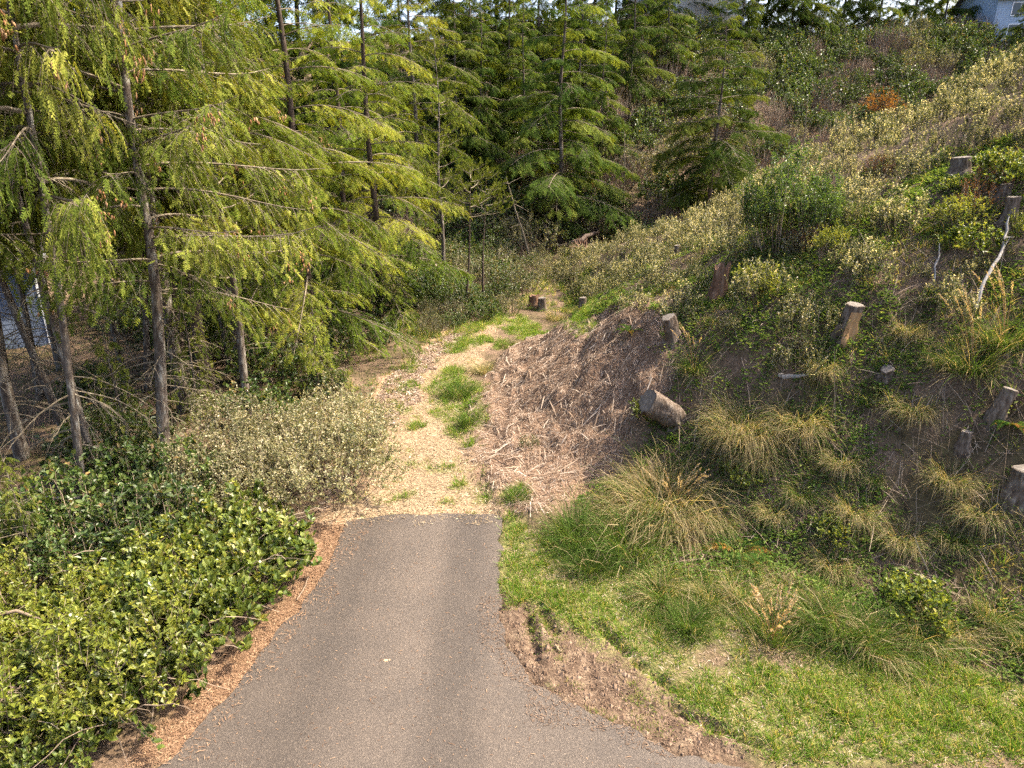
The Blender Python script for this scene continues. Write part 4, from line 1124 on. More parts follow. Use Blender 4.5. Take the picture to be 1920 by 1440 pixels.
# --- loose wood
def stick(name, label, cat, pts, r, mat='greywood', sides=6, twigs=0, seed=0):
    g = np.random.default_rng(seed); P = np.array(pts, float); k = len(P)
    s = np.linspace(0, k - 1, 14); p = np.stack([np.interp(s, np.arange(k), P[:, c]) for c in range(3)], -1) + g.normal(0, r * .35, (14, 3))
    c0 = p.mean(0); bf = Buf()
    tubes(bf, (p - c0)[None], (r * np.interp(np.linspace(0, 1, 14), [0, .05, .5, .95, 1], [.5, 1, .9, .6, .2]))[None], sides)
    for _ in range(twigs):
        i = g.integers(3, 13); d = nrm(g.normal(0, 1, 3) + np.array([0, 0, .3])); l = g.uniform(.15, .5); q = np.linspace(0, 1, 4)
        tubes(bf, ((p[i] - c0) + d * (q * l)[:, None])[None], (r * .35 * (1 - .7 * q))[None], 3)
    return tag(obj(name, bf.mesh(name, M[mat], True), None, tuple(c0)), label, cat)
def gpt(px, py, dz=.0):
    x, y, z = on(px, py); return (x, y, z + dz)
stick('driftwood', 'flat grey piece of dead wood lying on the slope', 'wood', [gpt(1458, 712, .08), gpt(1480, 714, .07), gpt(1512, 714, .06)], .05)
stick('dead_branch', 'bleached crooked branch rising from the slope beside the tall plumes', 'branch', [gpt(1826, 590, .03), gpt(1832, 572, .2), gpt(1848, 545, .35), gpt(1865, 520, .45), gpt(1872, 500, .6), gpt(1870, 485, .75)], .032, twigs=2)
stick('dead_branch', 'short curled grey branch in the bare soil above the slope middle', 'branch', [gpt(1752, 528, .03), gpt(1750, 515, .2), gpt(1756, 505, .25), gpt(1752, 498, .4)], .018)
stick('fallen_log', 'long brown log lying at the foot of the far slope', 'log', [gpt(1040, 472, .15), gpt(1085, 462, .3), gpt(1135, 446, .5)], .13, 'darkbark', 8, 4, 3)
stick('fallen_log', 'shorter log lying above the long brown one', 'log', [gpt(1085, 456, .35), gpt(1130, 440, .5)], .08, 'darkbark', 8, 3, 4)
stick('dead_branch', 'pale fallen branch across the undergrowth at lower left', 'branch', [gpt(88, 978, .5), gpt(140, 985, .55), gpt(185, 978, .5), gpt(256, 974, .45)], .028, twigs=5, seed=5)
stick('dead_branch', 'thick crooked stem curving out of the shrubs at the left edge', 'branch', [gpt(-20, 1275, .7), gpt(20, 1250, .8), gpt(55, 1240, .8), gpt(105, 1245, .7)], .03, 'twig', seed=6)
stick('fallen_twig', 'thin dry twig at the edge of the asphalt left side', 'twig', [gpt(557, 1130, .05), gpt(572, 1108, .06), gpt(580, 1085, .06)], .012, 'twig', 4, 2, 7)
stick('fallen_twig', 'bent pale twig lying on the asphalt near its left edge', 'twig', [gpt(673, 1047, .055), gpt(682, 1035, .05), gpt(700, 1024, .05)], .008, 'straw', 4, 0, 21)
stick('fallen_twig', 'short straight twig on the asphalt right of the bent one', 'twig', [gpt(714, 1019, .05), gpt(729, 1012, .05)], .006, 'straw', 4, 0, 22)
stick('fallen_twig', 'tiny pale twig near the right end of the asphalt', 'twig', [gpt(871, 991, .05), gpt(874, 1001, .05)], .008, 'straw', 4, 0, 23)
stick('pale_pebble', 'pale pebble alone in the middle of the asphalt', 'pebble', [gpt(721, 1241, .05), gpt(731, 1241, .05)], .03, 'cutfresh', 6, 0, 24)
stick('wood_chip', 'small pale splinter lying on the dirt beside the asphalt', 'wood', [gpt(1040, 1213, .03), gpt(1051, 1226, .03)], .018, 'straw', 4, 0, 8)
stick('wood_chip', 'short pale splinter lying on the dirt right of the ruts', 'wood', [gpt(1108, 1178, .03), gpt(1118, 1184, .03)], .016, 'straw', 4, 0, 9)
stick('dead_branch', 'dead stick lying on the trail edge below the mulch', 'branch', [gpt(925, 875, .04), gpt(945, 882, .06), gpt(965, 888, .04)], .014, 'darkbark', 5, 1, 10)
def rootwad(label, px, py, r):
    x, y, z = on(px, py); g = np.random.default_rng(5); bf = Buf(); q = np.linspace(0, 1, 6)
    P = []
    for k in range(34):
        d = nrm(g.normal(0, 1, 3) * np.array([1, .6, .8]) + np.array([0, 0, .3]))
        P.append(d * (q * r * g.uniform(.5, 1.2))[:, None] + np.cumsum(g.normal(0, .03, (6, 3)), 0) + np.array([0, 0, r * .3]))
    tubes(bf, np.array(P), np.broadcast_to(.05 * (1 - .75 * q), (34, 6)), 4, g.random(34))
    tag(obj('root_wad', bf.mesh('root_wad', M['rotwood'], True), None, (x, y, z)), label, 'root')
rootwad('tangled upturned root mass at the foot of the far slope', 1092, 478, .75)

# --- named shrubs and grasses, one by one
def sh(pr, label, px, py, sc, group=None, cat='shrub', rz=None):
    x, y, z = on(px, py)
    return place(pr, label, cat, (x, y, z - .03), R_(0, 6.28) if rz is None else rz, sc, group)
sh(GRN, 'tall bright green willowy shrub standing up from the ridge', 1462, 462, 1.05)
sh(GRN, 'shorter light green willowy shrub right of the tall one', 1530, 440, .65)
for px, py, sc, lb in [(1425, 570, 1.25, 'yellowish shrub right of the rotten jagged stump'), (1512, 640, 1.1, 'yellow-tipped shrub left of the stripped orange stump'),
                       (1500, 700, .9, 'low yellow-tipped shrub below the stump-side one'), (1630, 525, .9, 'small yellow-green shrub above the stripped orange stump'),
                       (1765, 600, .95, 'dark leafy shrub left of the tall plumes'), (1690, 430, 1.0, 'pale shrub in the middle of the upper slope'),
                       (1282, 600, 1.0, 'upright grey-green shrub right of the ringed stump'), (1190, 600, .8, 'grey-green shrub at the top of the mulch'),
                       (990, 850, .42, 'small grey-green sprig growing in the mulch')]:
    sh(WAND[int(px) % 3], lb, px, py, sc)
for px, py, sc, lb in [(1820, 480, .7, 'glossy green shrub below the stump pair'), (1870, 330, .6, 'glossy green shrub left of the upper stump pair'), (1560, 1010, .5, 'small glossy shrub low on the slope'),
                       (1715, 1160, .75, 'rounded dark shrub at the foot of the slope'), (1390, 905, .55, 'dark leafy shrub right of the big dry tussock'), (1215, 790, .55, 'green weeds under the leaning stump')]:
    sh(SALAL[int(px) % 3], lb, px, py, sc)
sh(ORG, 'orange-leaved bush behind the ridge', 1648, 236, 1.45)
for px, py, sc, lb in [(1500, 470, 1.0, 'rust-brown tuft below the willowy shrubs'), (1850, 360, .9, 'brown dry tuft left of the stump pair'), (1830, 395, 1.0, 'brown dry tuft below the wide flat-topped stump'), (1650, 330, .9, 'reddish-brown tuft near the ridge')]:
    sh(RST, lb, px, py, sc)

T = [(5, 1245, 955, 1.1, 'biggest dry straw tussock spilling down the bank', ), (1, 1165, 978, 1.15, 'dry straw tussock left of the biggest one'), (1, 1320, 970, 1.1, 'dry straw tussock right of the biggest one'),
     (0, 1178, 1032, 1.25, 'round green tussock below the biggest dry one'), (0, 1085, 1015, 1.15, 'green tussock beside the mulch edge'), (2, 1238, 1118, 1.15, 'half-dry green tussock in the middle of the verge'),
     (0, 1105, 1068, .8, 'small green tussock on the verge nearest the asphalt corner'), (4, 1448, 1200, 1.1, 'tussock with pale nodding seed heads'), (2, 1640, 1215, 1.2, 'tussock at the foot of the slope right of the seed heads'),
     (0, 1290, 1175, .75, 'low green tussock on the verge left of the seed heads'), (5, 1395, 805, .75, 'large hanging dry tussock in the middle of the bank'), (2, 1345, 815, .9, 'half-dry tussock right of the leaning stump'),
     (1, 1420, 850, 1.0, 'dry tussock hanging below the large one on the bank'), (1, 1500, 795, 1.15, 'dry fountain-shaped tussock right of the large hanging one'), (3, 1822, 690, 1.35, 'tall plumed grass at the right edge of the slope'),
     (3, 1882, 640, 1.3, 'plumed grass standing behind the tallest one at right'), (3, 1300, 690, .95, 'orange-plumed grass above the large hanging tussock'), (1, 905, 698, .85, 'dry tussock right beside the trail'),
     (0, 862, 742, .95, 'lush green tussock in the middle of the trail'), (0, 880, 800, .6, 'low green tussock at the trail fork'), (1, 1042, 600, 1.0, 'straw-coloured tussock below the small trail stumps'), (2, 955, 650, .8, 'half-dry tussock at the upper mulch edge'),
     (2, 795, 625, 1.0, 'mixed tussock under the hemlock edge'), (2, 820, 590, .9, 'tussock at the foot of the slender pine'), (1, 1560, 1060, .8, 'dry tussock low on the slope left of the dark shrub'),
     (2, 1360, 990, .8, 'green and brown tussock right of the biggest dry one'), (2, 1785, 1010, .8, 'tussock low on the right slope'), (2, 1860, 1160, 1.0, 'tussock at the foot of the slope by the right edge'),
     (1, 1470, 1110, .7, 'bent dry tussock behind the seed heads'), (0, 972, 948, .45, 'small bright tuft at the end of the asphalt'), (1, 1780, 900, .8, 'dry tussock below the small grey stump'), (1, 1715, 770, .8, 'flattened dry tussock left of the leaning stump'),
     (2, 1530, 1165, 1.15, 'tussock right of the pale seed heads, half dry'), (0, 1580, 1190, 1.0, 'green tussock between the seed heads and the slope foot'), (2, 1720, 1200, 1.1, 'broad tussock below the rounded dark shrub'), (1, 1790, 1185, .9, 'dry tussock right of the rounded dark shrub'),
     (2, 1330, 1130, .95, 'tussock on the verge right of the middle one'), (1, 1390, 1120, .8, 'dry tussock below the sword fern'), (2, 1410, 1075, .7, 'small mixed tussock beside the sword fern'), (1, 1600, 960, .8, 'dry tussock in the lower middle of the slope'),
     (1, 1690, 1010, .75, 'dry tussock left of the low right-hand one'), (2, 1500, 930, .8, 'mixed tussock below the fountain-shaped one'), (1, 1580, 870, .7, 'dry tussock left of the pale-rooted tuft'), (1, 1840, 960, .8, 'dry tussock above the right-hand foot of the slope'),
     (1, 1450, 960, .7, 'dry tussock right of the dark leafy shrub'), (1, 1540, 690, .7, 'dry tuft above the grey dead wood'), (1, 1700, 620, .7, 'dry tuft right of the stripped orange stump'), (2, 1760, 680, .7, 'mixed tuft left of the tallest plumed grass'), (2, 1930, 1215, 1.1, 'tussock cut by the right edge at the foot of the slope'),
     (2, 1640, 900, .5, 'small tuft with pale roots in the middle slope')]
PR = [TUS[0], TUS[1], TUS[2], TUSG, TUSH, TUSB]
for k, px, py, sc, lb in T:
    sh(PR[k], lb, px, py, sc * (.98 if k in (0, 4, 5) else .78), 'grass tussocks', 'grass', rz=RAD(-126) + R_(-.7, .7) if px > 1150 and py < 1100 else None)
# stalks above the big dry tussock
sh(tussock('grass_tussock', 306, .5, .5, 120, .9, stalks=16, stalkL=1.1), 'seed stalks rising from the big dry tussock', 1262, 965, 1.0, 'grass tussocks', 'grass')

# fern
def fern(label, px, py, n, L, seed):
    x, y, z = on(px, py); g = np.random.default_rng(seed)
    o = thing('sword_fern', label, 'fern', (x, y, z))
    for k in range(n):
        a = k * 6.283 / n + g.uniform(-.3, .3); out = np.array([math.cos(a), math.sin(a), 0]); l = L * g.uniform(.7, 1.1); s = np.linspace(.04, 1, 24)
        p = out * (s * l * .85)[:, None] + np.array([0, 0, 1.]) * ((.95 * s - .85 * s ** 2) * l)[:, None]
        tn = nrm(np.gradient(p, axis=0)); sd = nrm(np.cross(tn, [0, 0, 1.]))
        bf = Buf(); tubes(bf, p[None], np.full((1, 24), .004), 3, .7)
        for sg in (-1, 1):
            leaves(bf, p, sd * sg + tn * .3, np.cross(sd, tn), .13 * L * np.sin(np.pi * np.clip(s * .9 + .12, 0, 1)) + .01, .022, np.clip(g.normal(.35, .2, 24) + (.45 if k % 6 == 0 else 0), 0, 1))
        obj('frond', bf.mesh('fern_frond', M['fern']), o)
fern('sword fern with some browned fronds at the foot of the slope', 1385, 1040, 11, .85, 3)
fern('small sword fern high on the mulch edge', 1180, 640, 8, .5, 4)
fern('small fern by the leaning stump at the right', 1890, 800, 8, .5, 5)

# --- thickets
ORD = 'first second third fourth fifth sixth seventh eighth ninth tenth eleventh twelfth thirteenth fourteenth fifteenth sixteenth seventeenth eighteenth nineteenth twentieth twenty-first twenty-second twenty-third twenty-fourth twenty-fifth'.split()
def far_zone(px, py):
    band = 'low on the far slope' if py > 330 else ('halfway up the far slope' if py > 200 else 'high on the far slope')
    side = ('left of the full spruce' if px < 1000 else 'between the full and the see-through spruce' if px < 1270 else 'below the brown brush' if px < 1560 else 'around the orange bush' if px < 1740 else 'toward the right edge')
    return band + ' ' + side
def ridge_zone(px, py):
    return ('above the mulch bank' if px < 1230 else 'between the post-like stump and the willowy shrub' if px < 1420 else 'just right of the willowy shrub' if px < 1600 else 'left of the wide flat-topped stump' if px < 1770 else 'above the wide flat-topped stump')
def thicket(poly, protos, label, spacing, seed, s0, s1, group, zoff=-.05, cat='shrub', weights=None, tries=4000, test=None, zone=None, ordinal=False):
    g = np.random.default_rng(seed + 1000); n = 0
    pts = scatter(poly, spacing, seed, tries)
    if ordinal:
        pts = sorted(pts, key=lambda q: float(project(np.array([q[0], q[1], gz(q[0], q[1])]))[0]))
    for p in pts:
        x, y = p; z = gz(x, y)
        if test and not test(x, y, z):
            continue
        k = g.choice(len(protos), p=weights)
        s = g.uniform(s0, s1)
        lb = label[k] if isinstance(label, (list, tuple)) else label
        gr = group[k] if isinstance(group, (list, tuple)) else group
        if ordinal:
            lb = lb + ', ' + ORD[min(n, 24)] + ' from the left'
        if zone:
            qx, qy, _ = project(np.array([x, y, z + .6])); zn = zone(float(qx), float(qy)); lb = lb.split(' in the')[0] + ' ' + zn; gr = gr + ' ' + zn
        place(protos[k], lb, cat, (x, y, z + zoff), g.uniform(0, 6.28), (s * g.uniform(.85, 1.15), s * g.uniform(.85, 1.15), s), gr)
        n += 1
    return n
n1 = thicket(wpoly([(150, 1130), (330, 1080), (460, 1020), (555, 1015), (510, 1095), (435, 1185), (355, 1265), (265, 1360), (210, 1439), (-60, 1439), (0, 1300)]), SALAL, 'glossy round-leaved shrub in the thicket by the asphalt', .66, 1, .75, 1.45, 'glossy shrubs left of the asphalt', ordinal=True)
n2 = thicket(wpoly([(-80, 1160), (60, 1120), (200, 1130), (330, 1160), (350, 1200), (270, 1330), (180, 1439), (-100, 1439)]), YEL, 'yellow-green leafy shrub at the lower left corner', .8, 2, .8, 1.5, 'yellow-green shrubs at lower left', ordinal=True)
n3 = thicket(wpoly([(370, 930), (450, 860), (560, 830), (680, 850), (690, 880), (620, 960), (560, 985), (430, 1000), (340, 980)]), HUC, 'pale small-leaved twiggy shrub between the spruces and the trail', .95, 3, .9, 1.35, 'pale twiggy shrubs', ordinal=True)
RIDGE = [(2.6, 36), (4.2, 33), (5.7, 28.8), (9.2, 24.6), (13.8, 19), (19.5, 13), (20.5, 10.5)] + wpoly([(2040, 300), (1820, 290), (1700, 350), (1640, 400), (1600, 440), (1480, 500), (1380, 520), (1300, 560), (1240, 560), (1180, 540), (1080, 560), (1010, 520)], 4000)
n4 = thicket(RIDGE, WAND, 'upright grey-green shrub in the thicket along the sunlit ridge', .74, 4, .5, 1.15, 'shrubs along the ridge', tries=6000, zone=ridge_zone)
n5 = thicket(wpoly([(1380, 520), (1480, 500), (1640, 420), (1800, 340), (2040, 320), (2040, 520), (1750, 520), (1560, 560), (1460, 640), (1340, 620)]), [WAND[0], SALAL[0], RST, YEL[0]],
              ['low grey-green shrub on the upper slope', 'low glossy shrub on the upper slope', 'low brown shrub on the upper slope', 'low fresh green shrub on the upper slope'], .85, 5, .4, .75, ['low grey-green shrubs', 'low glossy shrubs', 'low brown shrubs', 'low green shrubs'], weights=[.5, .22, .13, .15])
n4 += thicket([(3, 33), (6, 28.5), (9.5, 24.5), (13.5, 18.5), (19, 12), (21, 14), (15, 21.5), (11, 27), (7.5, 31), (4.5, 35)], WAND, 'upright grey-green shrub on the very crest of the ridge', 1.6, 14, .6, 1.1, 'shrubs on the crest')
def seen(x, y, z):
    px, py, dep = project(np.array([x, y, z + 1.2]))
    if px < 600 or px > 2000 or py > 560:
        return False
    h = hit(float(px), float(py)); return h[1] > y - 6
n6 = thicket([(-9, 40), (-3, 37.5), (3, 37.5), (8, 39), (40, 44), (56, 66), (52, 76), (8, 76), (-6, 67)], [DRK[0], DRK[1], DRK[2], OLV[0], OLV[1], BAR[0], BAR[1]],
              ['dark evergreen shrub in the far slope thicket'] * 3 + ['olive green shrub in the far slope thicket'] * 2 + ['bare brown shrub in the far slope thicket'] * 2, 1.75, 6, .9, 1.55,
              ['dark shrubs on the far slope'] * 3 + ['olive shrubs on the far slope'] * 2 + ['bare shrubs on the far slope'] * 2, weights=[.22, .2, .2, .12, .1, .08, .08], tries=9000, test=seen, zone=far_zone)
n7 = thicket(wpoly([(60, 1000), (200, 960), (330, 940), (420, 1000), (300, 1060), (120, 1080)]), [DRK[0], SALAL[1]], ['dark undergrowth shrub below the thin trunks', 'glossy undergrowth shrub below the thin trunks'], .8, 7, .6, .9, ['undergrowth below the trunks', 'undergrowth glossy'])
n8 = thicket([(-11, 13), (-8, 12.5), (-5, 15), (-4.2, 20), (-3.6, 28), (-3.4, 36), (-9, 36), (-11.5, 26)], [DRK[0], DRK[1], YNG], ['dark undergrowth shrub in the shade of the left wood'] * 2 + ['young spruce in the shade of the left wood'], 1.9, 8, .5, .9, ['shaded undergrowth'] * 2 + ['young forest spruces'], weights=[.4, .35, .25])
n9 = thicket(wpoly([(780, 580), (850, 560), (930, 560), (950, 500), (1010, 490), (1000, 540), (950, 600), (860, 610), (790, 640)]), [OLV[0], WAND[1], DRK[1]], ['low olive shrub at the far end of the trail', 'low grey shrub at the far end of the trail', 'low dark shrub at the far end of the trail'], .9, 9, .35, .75, ['trail end shrubs'] * 3)
n9 += thicket([(-4.8, 27), (-2.6, 27.5), (-1.4, 30), (-.6, 33.5), (0, 37), (-5, 37.5)], [OLV[0], DRK[1], DRK[0]], ['olive shrub behind the small trailside pines', 'dark shrub behind the small trailside pines', 'dark shrub behind the small trailside pines'], 1.15, 15, .5, .9, ['shrubs behind the pines'] * 3)
n8 += thicket([(-13, 22.5), (-9.5, 20), (-8.5, 36), (-18, 36), (-16.5, 30)], [DRK[0], DRK[1], DRK[2]], 'dark shrub on the shaded ground behind the left trunks', 1.35, 18, .7, 1.2, 'dark shrubs behind the left trunks')
print('THICKETS', n1, n2, n3, n4, n5, n6, n7, n8, n9)

# ------------------------------------------------------------------ ground litter and grass: what nobody could count
def sample(poly, n, g, dens=None):
    a = np.array(poly); lo, hi = a.min(0), a.max(0); out = []; m = 0
    while m < n:
        c = g.uniform(lo, hi, (n * 2, 2))
        jx = .42 * fbm(c[:, 0] * 1.5, c[:, 1] * 1.5, 71, 3); jy = .42 * fbm(c[:, 0] * 1.5, c[:, 1] * 1.5, 72, 3)
        k = in_poly(c[:, 0] + jx * 2, c[:, 1] + jy * 2, poly)
        if dens is not None:
            k &= g.random(len(c)) < dens(c[:, 0], c[:, 1])
        out.append(c[k]); m += int(k.sum())
        if len(out) > 60:
            break
    return np.concatenate(out)[:n]
def shreds(buf, XY, L, W, g, lift=.02, a=None, tilt=.25, m=0):
    n = len(XY); t = g.uniform(0, 2 * np.pi, n); L = np.broadcast_to(L, (n,)) if np.ndim(L) == 0 else L
    d2 = np.stack([np.cos(t), np.sin(t)], -1) * (L / 2)[:, None]
    A, B = XY - d2, XY + d2
    ra, rb = in_poly(A[:, 0], A[:, 1], ROAD), in_poly(B[:, 0], B[:, 1], ROAD)
    za = np.where(ra, .03, ground_h(A[:, 0], A[:, 1])); zb = np.where(rb, .03, ground_h(B[:, 0], B[:, 1]))
    za = np.where(rb & ~ra, np.maximum(za, .03), za); zb = np.where(ra & ~rb, np.maximum(zb, .03), zb)
    P0 = np.column_stack([A, za + lift * g.random(n) + .004]); P1 = np.column_stack([B, zb + lift * g.random(n) + .004])
    P1[:, 2] += g.normal(0, tilt, n) * L * .5 * (g.random(n) < .5)
    P1[:, 2] = np.maximum(P1[:, 2], zb + .004)
    D = nrm(P1 - P0); N = nrm(np.array([0, 0, 1.]) + g.normal(0, .35, (n, 3)))
    S = nrm(np.cross(D, N)) * (np.broadcast_to(W, (n,)) / 2)[:, None]
    mid = (P0 + P1) / 2 + N * (L * .06)[:, None]
    V = np.stack([P0 - S * .6, P0 + S * .6, mid + S, mid - S, P1 + S * .5, P1 - S * .5], 1).reshape(-1, 3)
    b0 = (np.arange(n) * 6)[:, None]
    aa = g.random(n) if a is None else a
    buf.add(V, np.vstack([b0 + [[0, 1, 2, 3]], b0 + [[3, 2, 4, 5]]]), np.tile(aa, 2), m)
def stuff(name, buf, mat, label, cat):
    o = obj(name, buf.mesh(name, mat), kind='stuff'); o['label'] = label; o['category'] = cat
    return o
g = np.random.default_rng(77)
bf = Buf(); XY = sample(Z['mulch'], 31000, g); shreds(bf, XY, g.gamma(3, .022, len(XY)) + .025, g.uniform(.004, .012, len(XY)), g, .04)
XY = sample(Z['mulch'], 420, g); shreds(bf, XY, g.uniform(.15, .6, len(XY)), g.uniform(.010, .026, len(XY)), g, .08, g.uniform(.55, 1, len(XY)))
stuff('bark_mulch', bf, M['chips'], 'brown shredded bark spread over the bank', 'mulch')
bf = Buf(); XY = sample(Z['path'], 18000, g); XY = XY[(~in_poly(XY[:, 0], XY[:, 1], ROAD)) | (g.random(len(XY)) < .3)]; shreds(bf, XY, g.gamma(3, .014, len(XY)) + .015, g.uniform(.005, .014, len(XY)), g, .012)
stuff('trail_chips', bf, M['straw'], 'pale straw and wood chips strewn on the trail', 'wood chips')
bf = Buf(); XY = sample(Z['litter'], 12000, g); shreds(bf, XY, g.gamma(3, .02, len(XY)) + .03, g.uniform(.01, .03, len(XY)), g, .03)
XY = sample(Z['dirt'], 4500, g); shreds(bf, XY, g.gamma(2, .009, len(XY)) + .010, g.uniform(.004, .010, len(XY)), g, .006, g.uniform(0, .5, len(XY)))
XY = sample(Z['verge'], 5000, g); shreds(bf, XY, g.gamma(2, .02, len(XY)) + .02, g.uniform(.004, .010, len(XY)), g, .01, g.uniform(.3, 1, len(XY)))
stuff('leaf_litter', bf, M['chips'], 'brown leaf litter and chips at the trail and dirt edges', 'litter')
bf = Buf(); XY = sample(Z['needle'], 9000, g, lambda x, y: np.where(in_poly(x, y, ROAD), .10, 1.0)); shreds(bf, XY, g.gamma(3, .010, len(XY)) + .015, g.uniform(.003, .009, len(XY)), g, .02)
rb = [(-6, 4.5), (3.0, 4.5), (2, 6.5), (-.2, 8.5), (-.2, 10.8), (-3.1, 10.8), (-3.3, 8.5), (-4.5, 6)]
XY = sample(rb, 1300, g, lambda x, y: in_poly(x, y, ROAD) * .9); shreds(bf, XY, g.gamma(2, .010, len(XY)) + .012, g.uniform(.003, .008, len(XY)), g, .002, tilt=0)
stuff('needle_litter', bf, M['needles'], 'orange-brown fallen needles along the asphalt', 'needles')
# verge grass
def grass(name, poly, n, label, hmin, hmax, dens, a_mu, w=.007, seed=0, dryp=.12, mat='grass'):
    g = np.random.default_rng(seed); ct = sample(poly, n // 20, g, dens); ci = np.repeat(np.arange(len(ct)), 20)
    off = g.normal(0, .035, (len(ci), 2)) * g.uniform(.6, 1.6, len(ct))[ci][:, None]; XY = ct[ci] + off; csz = g.uniform(.55, 1.5, len(ct))[ci]; ca = g.normal(0, .10, len(ct))[ci]
    keep = ~in_poly(XY[:, 0], XY[:, 1], ROAD); XY, off, csz, ca = XY[keep], off[keep], csz[keep], ca[keep]
    k = len(XY)
    z = ground_h(XY[:, 0], XY[:, 1]); bf = Buf()
    hh = (hmin + (hmax - hmin) * np.clip(.5 + 1.6 * fbm(XY[:, 0] * 1.3, XY[:, 1] * 1.3, 81, 3), 0, 1)) * g.uniform(.6, 1.2, k) * csz
    a = np.clip(a_mu + ca + .5 * fbm(XY[:, 0] * .9, XY[:, 1] * .9, 82, 3) + g.normal(0, .12, k), 0, .85)
    dr = g.random(k) < dryp; a[dr] = g.uniform(.85, 1, dr.sum())
    D = nrm(np.column_stack([g.normal(0, .35, (k, 2)) + off * 14, np.ones(k)]))
    blades(bf, np.column_stack([XY, z - .01]), D, hh, w * g.uniform(.7, 1.3, k), g.uniform(.3, 1.1, k), a, segs=2)
    return stuff(name, bf, M[mat], label, 'grass')
vd = lambda x, y: sstep(-.24, .06, fbm(x * 1.1, y * 1.1, 66, 4) + .05)
grass('verge_grass', Z['verge'], 50000, 'short bright green grass on the verge right of the asphalt', .05, .17, vd, .45, seed=1, dryp=.26, w=.009)
pp = [(-4.5, 10), (3, 10), (5, 27), (3, 33), (-4.5, 33)]
grass('trail_grass', pp, 27000, 'green grass tufts growing on and beside the trail', .07, .24, lambda x, y: patch_mask(x, y), .55, seed=2, w=.009)
grass('trail_moss', Z['path'], 9000, 'sparse yellow-green sprouts on the trail', .02, .05, lambda x, y: sstep(.02, .2, fbm(x * 1.2, y * 1.2, 63, 3)), .7, seed=12, dryp=.05, w=.012)
# weeds, stalks and twigs over the whole slope
SL = wpoly([(1060, 1000), (1200, 1060), (1500, 1180), (2050, 1310), (2050, 230), (1700, 300), (1400, 420), (1200, 470), (1050, 520), (1100, 590), (1240, 600), (1250, 760), (1200, 860), (1110, 920)])
g = np.random.default_rng(88)
bf = Buf(); cl = sample(SL, 11000, g, lambda x, y: sstep(-.16, .12, fbm(x * .8, y * .8, 95, 3)))
STP = np.array([tuple(o.location)[:2] for o in COL.objects if o.name.startswith('tree_stump')]); sa = g.uniform(0, 6.28, (len(STP), 14)); sr = g.uniform(.2, .5, (len(STP), 14))
cl = np.vstack([cl, (STP[:, None] + np.stack([np.cos(sa), np.sin(sa)], -1) * sr[..., None]).reshape(-1, 2)])
per = 8; idx = np.repeat(np.arange(len(cl)), per); az = g.uniform(0, 6.28, len(idx)); sz = g.uniform(.5, 1.5, len(cl))
XY = cl[idx] + np.stack([np.cos(az), np.sin(az)], -1) * (g.random(len(idx)) * .10 * sz[idx])[:, None]
P = np.column_stack([XY, ground_h(XY[:, 0], XY[:, 1]) + g.uniform(0, .10, len(idx)) * sz[idx]])
leaves(bf, P, np.stack([np.cos(az), np.sin(az), g.uniform(0, .8, len(az))], -1), np.array([0, 0, 1.]) + g.normal(0, .4, (len(az), 3)), g.uniform(.04, .10, len(az)) * sz[idx] ** .5, g.uniform(.02, .045, len(az)), np.clip(g.normal(.5, .22, len(cl))[idx] + g.normal(0, .1, len(idx)), 0, 1))
stuff('slope_weeds', bf, M['weed'], 'low green weeds scattered over the bare slope', 'weeds')
bf = Buf(); XY = sample(SL, 11000, g); shreds(bf, XY, g.gamma(2.2, .10, len(XY)) + .05, g.uniform(.005, .013, len(XY)), g, .06, tilt=.5)
stuff('slope_twigs', bf, M['twig'], 'dry twigs and straws lying over the slope', 'twigs')
grass('slope_grass', SL, 44000, 'thin dry and green grass between the weeds of the slope', .06, .24, lambda x, y: sstep(-.06, .2, fbm(x * .7, y * .7, 97, 3)), .4, seed=3, dryp=.68, w=.010)
# undergrowth of the wood
FL = [(-16, 11.5), (-8, 10.5), (-5.5, 11), (-4.6, 14), (-3.2, 18), (-2.4, 24), (-2.6, 33), (-9, 35), (-18, 24)]
bf = Buf(); XY = sample(FL, 26000, g); P = np.column_stack([XY, ground_h(XY[:, 0], XY[:, 1]) + g.uniform(0, .35, len(XY)) * sstep(-.1, .2, fbm(XY[:, 0] * .6, XY[:, 1] * .6, 99, 3))])
leaves(bf, P, rdir_g(g, len(XY)) + np.array([0, 0, .3]), np.array([0, 0, 1.]) + g.normal(0, .5, (len(XY), 3)), g.uniform(.04, .09, len(XY)), g.uniform(.02, .04, len(XY)), g.random(len(XY)))
stuff('forest_undergrowth', bf, M['darkbush'], 'low leafy undergrowth on the shaded forest floor', 'undergrowth')

# leafy ground cover of the far slope, and rough grass where the trail ends
FS = [(-8, 38), (3, 37.5), (9, 39), (40, 43), (58, 66), (50, 76), (6, 76), (-8, 66)]
bf = Buf(); XY = sample(FS, 26000, g); P = np.column_stack([XY, ground_h(XY[:, 0], XY[:, 1]) + g.uniform(0, .6, len(XY))])
leaves(bf, P, rdir_g(g, len(XY)) + np.array([0, 0, .3]), np.array([0, 0, 1.]) + g.normal(0, .5, (len(XY), 3)), g.uniform(.10, .22, len(XY)), g.uniform(.06, .12, len(XY)), np.clip(.45 + 1.1 * fbm(XY[:, 0] * .35, XY[:, 1] * .35, 98, 3) + g.normal(0, .15, len(XY)), 0, 1))
stuff('slope_thicket', bf, M['darkbush'], 'leafy ground cover on the far slope', 'ground cover')
grass('trail_end_grass', [(-4.2, 22), (-1.6, 22), (.2, 26), (2.4, 26), (3.2, 38), (-4.2, 38)], 16000, 'rough mixed grass at the far end of the trail', .12, .4, lambda x, y: sstep(-.12, .1, fbm(x * .9, y * .9, 61, 3)) * (1 - .9 * in_poly(x, y, Z['path'])), .4, seed=6, dryp=.4, w=.013)

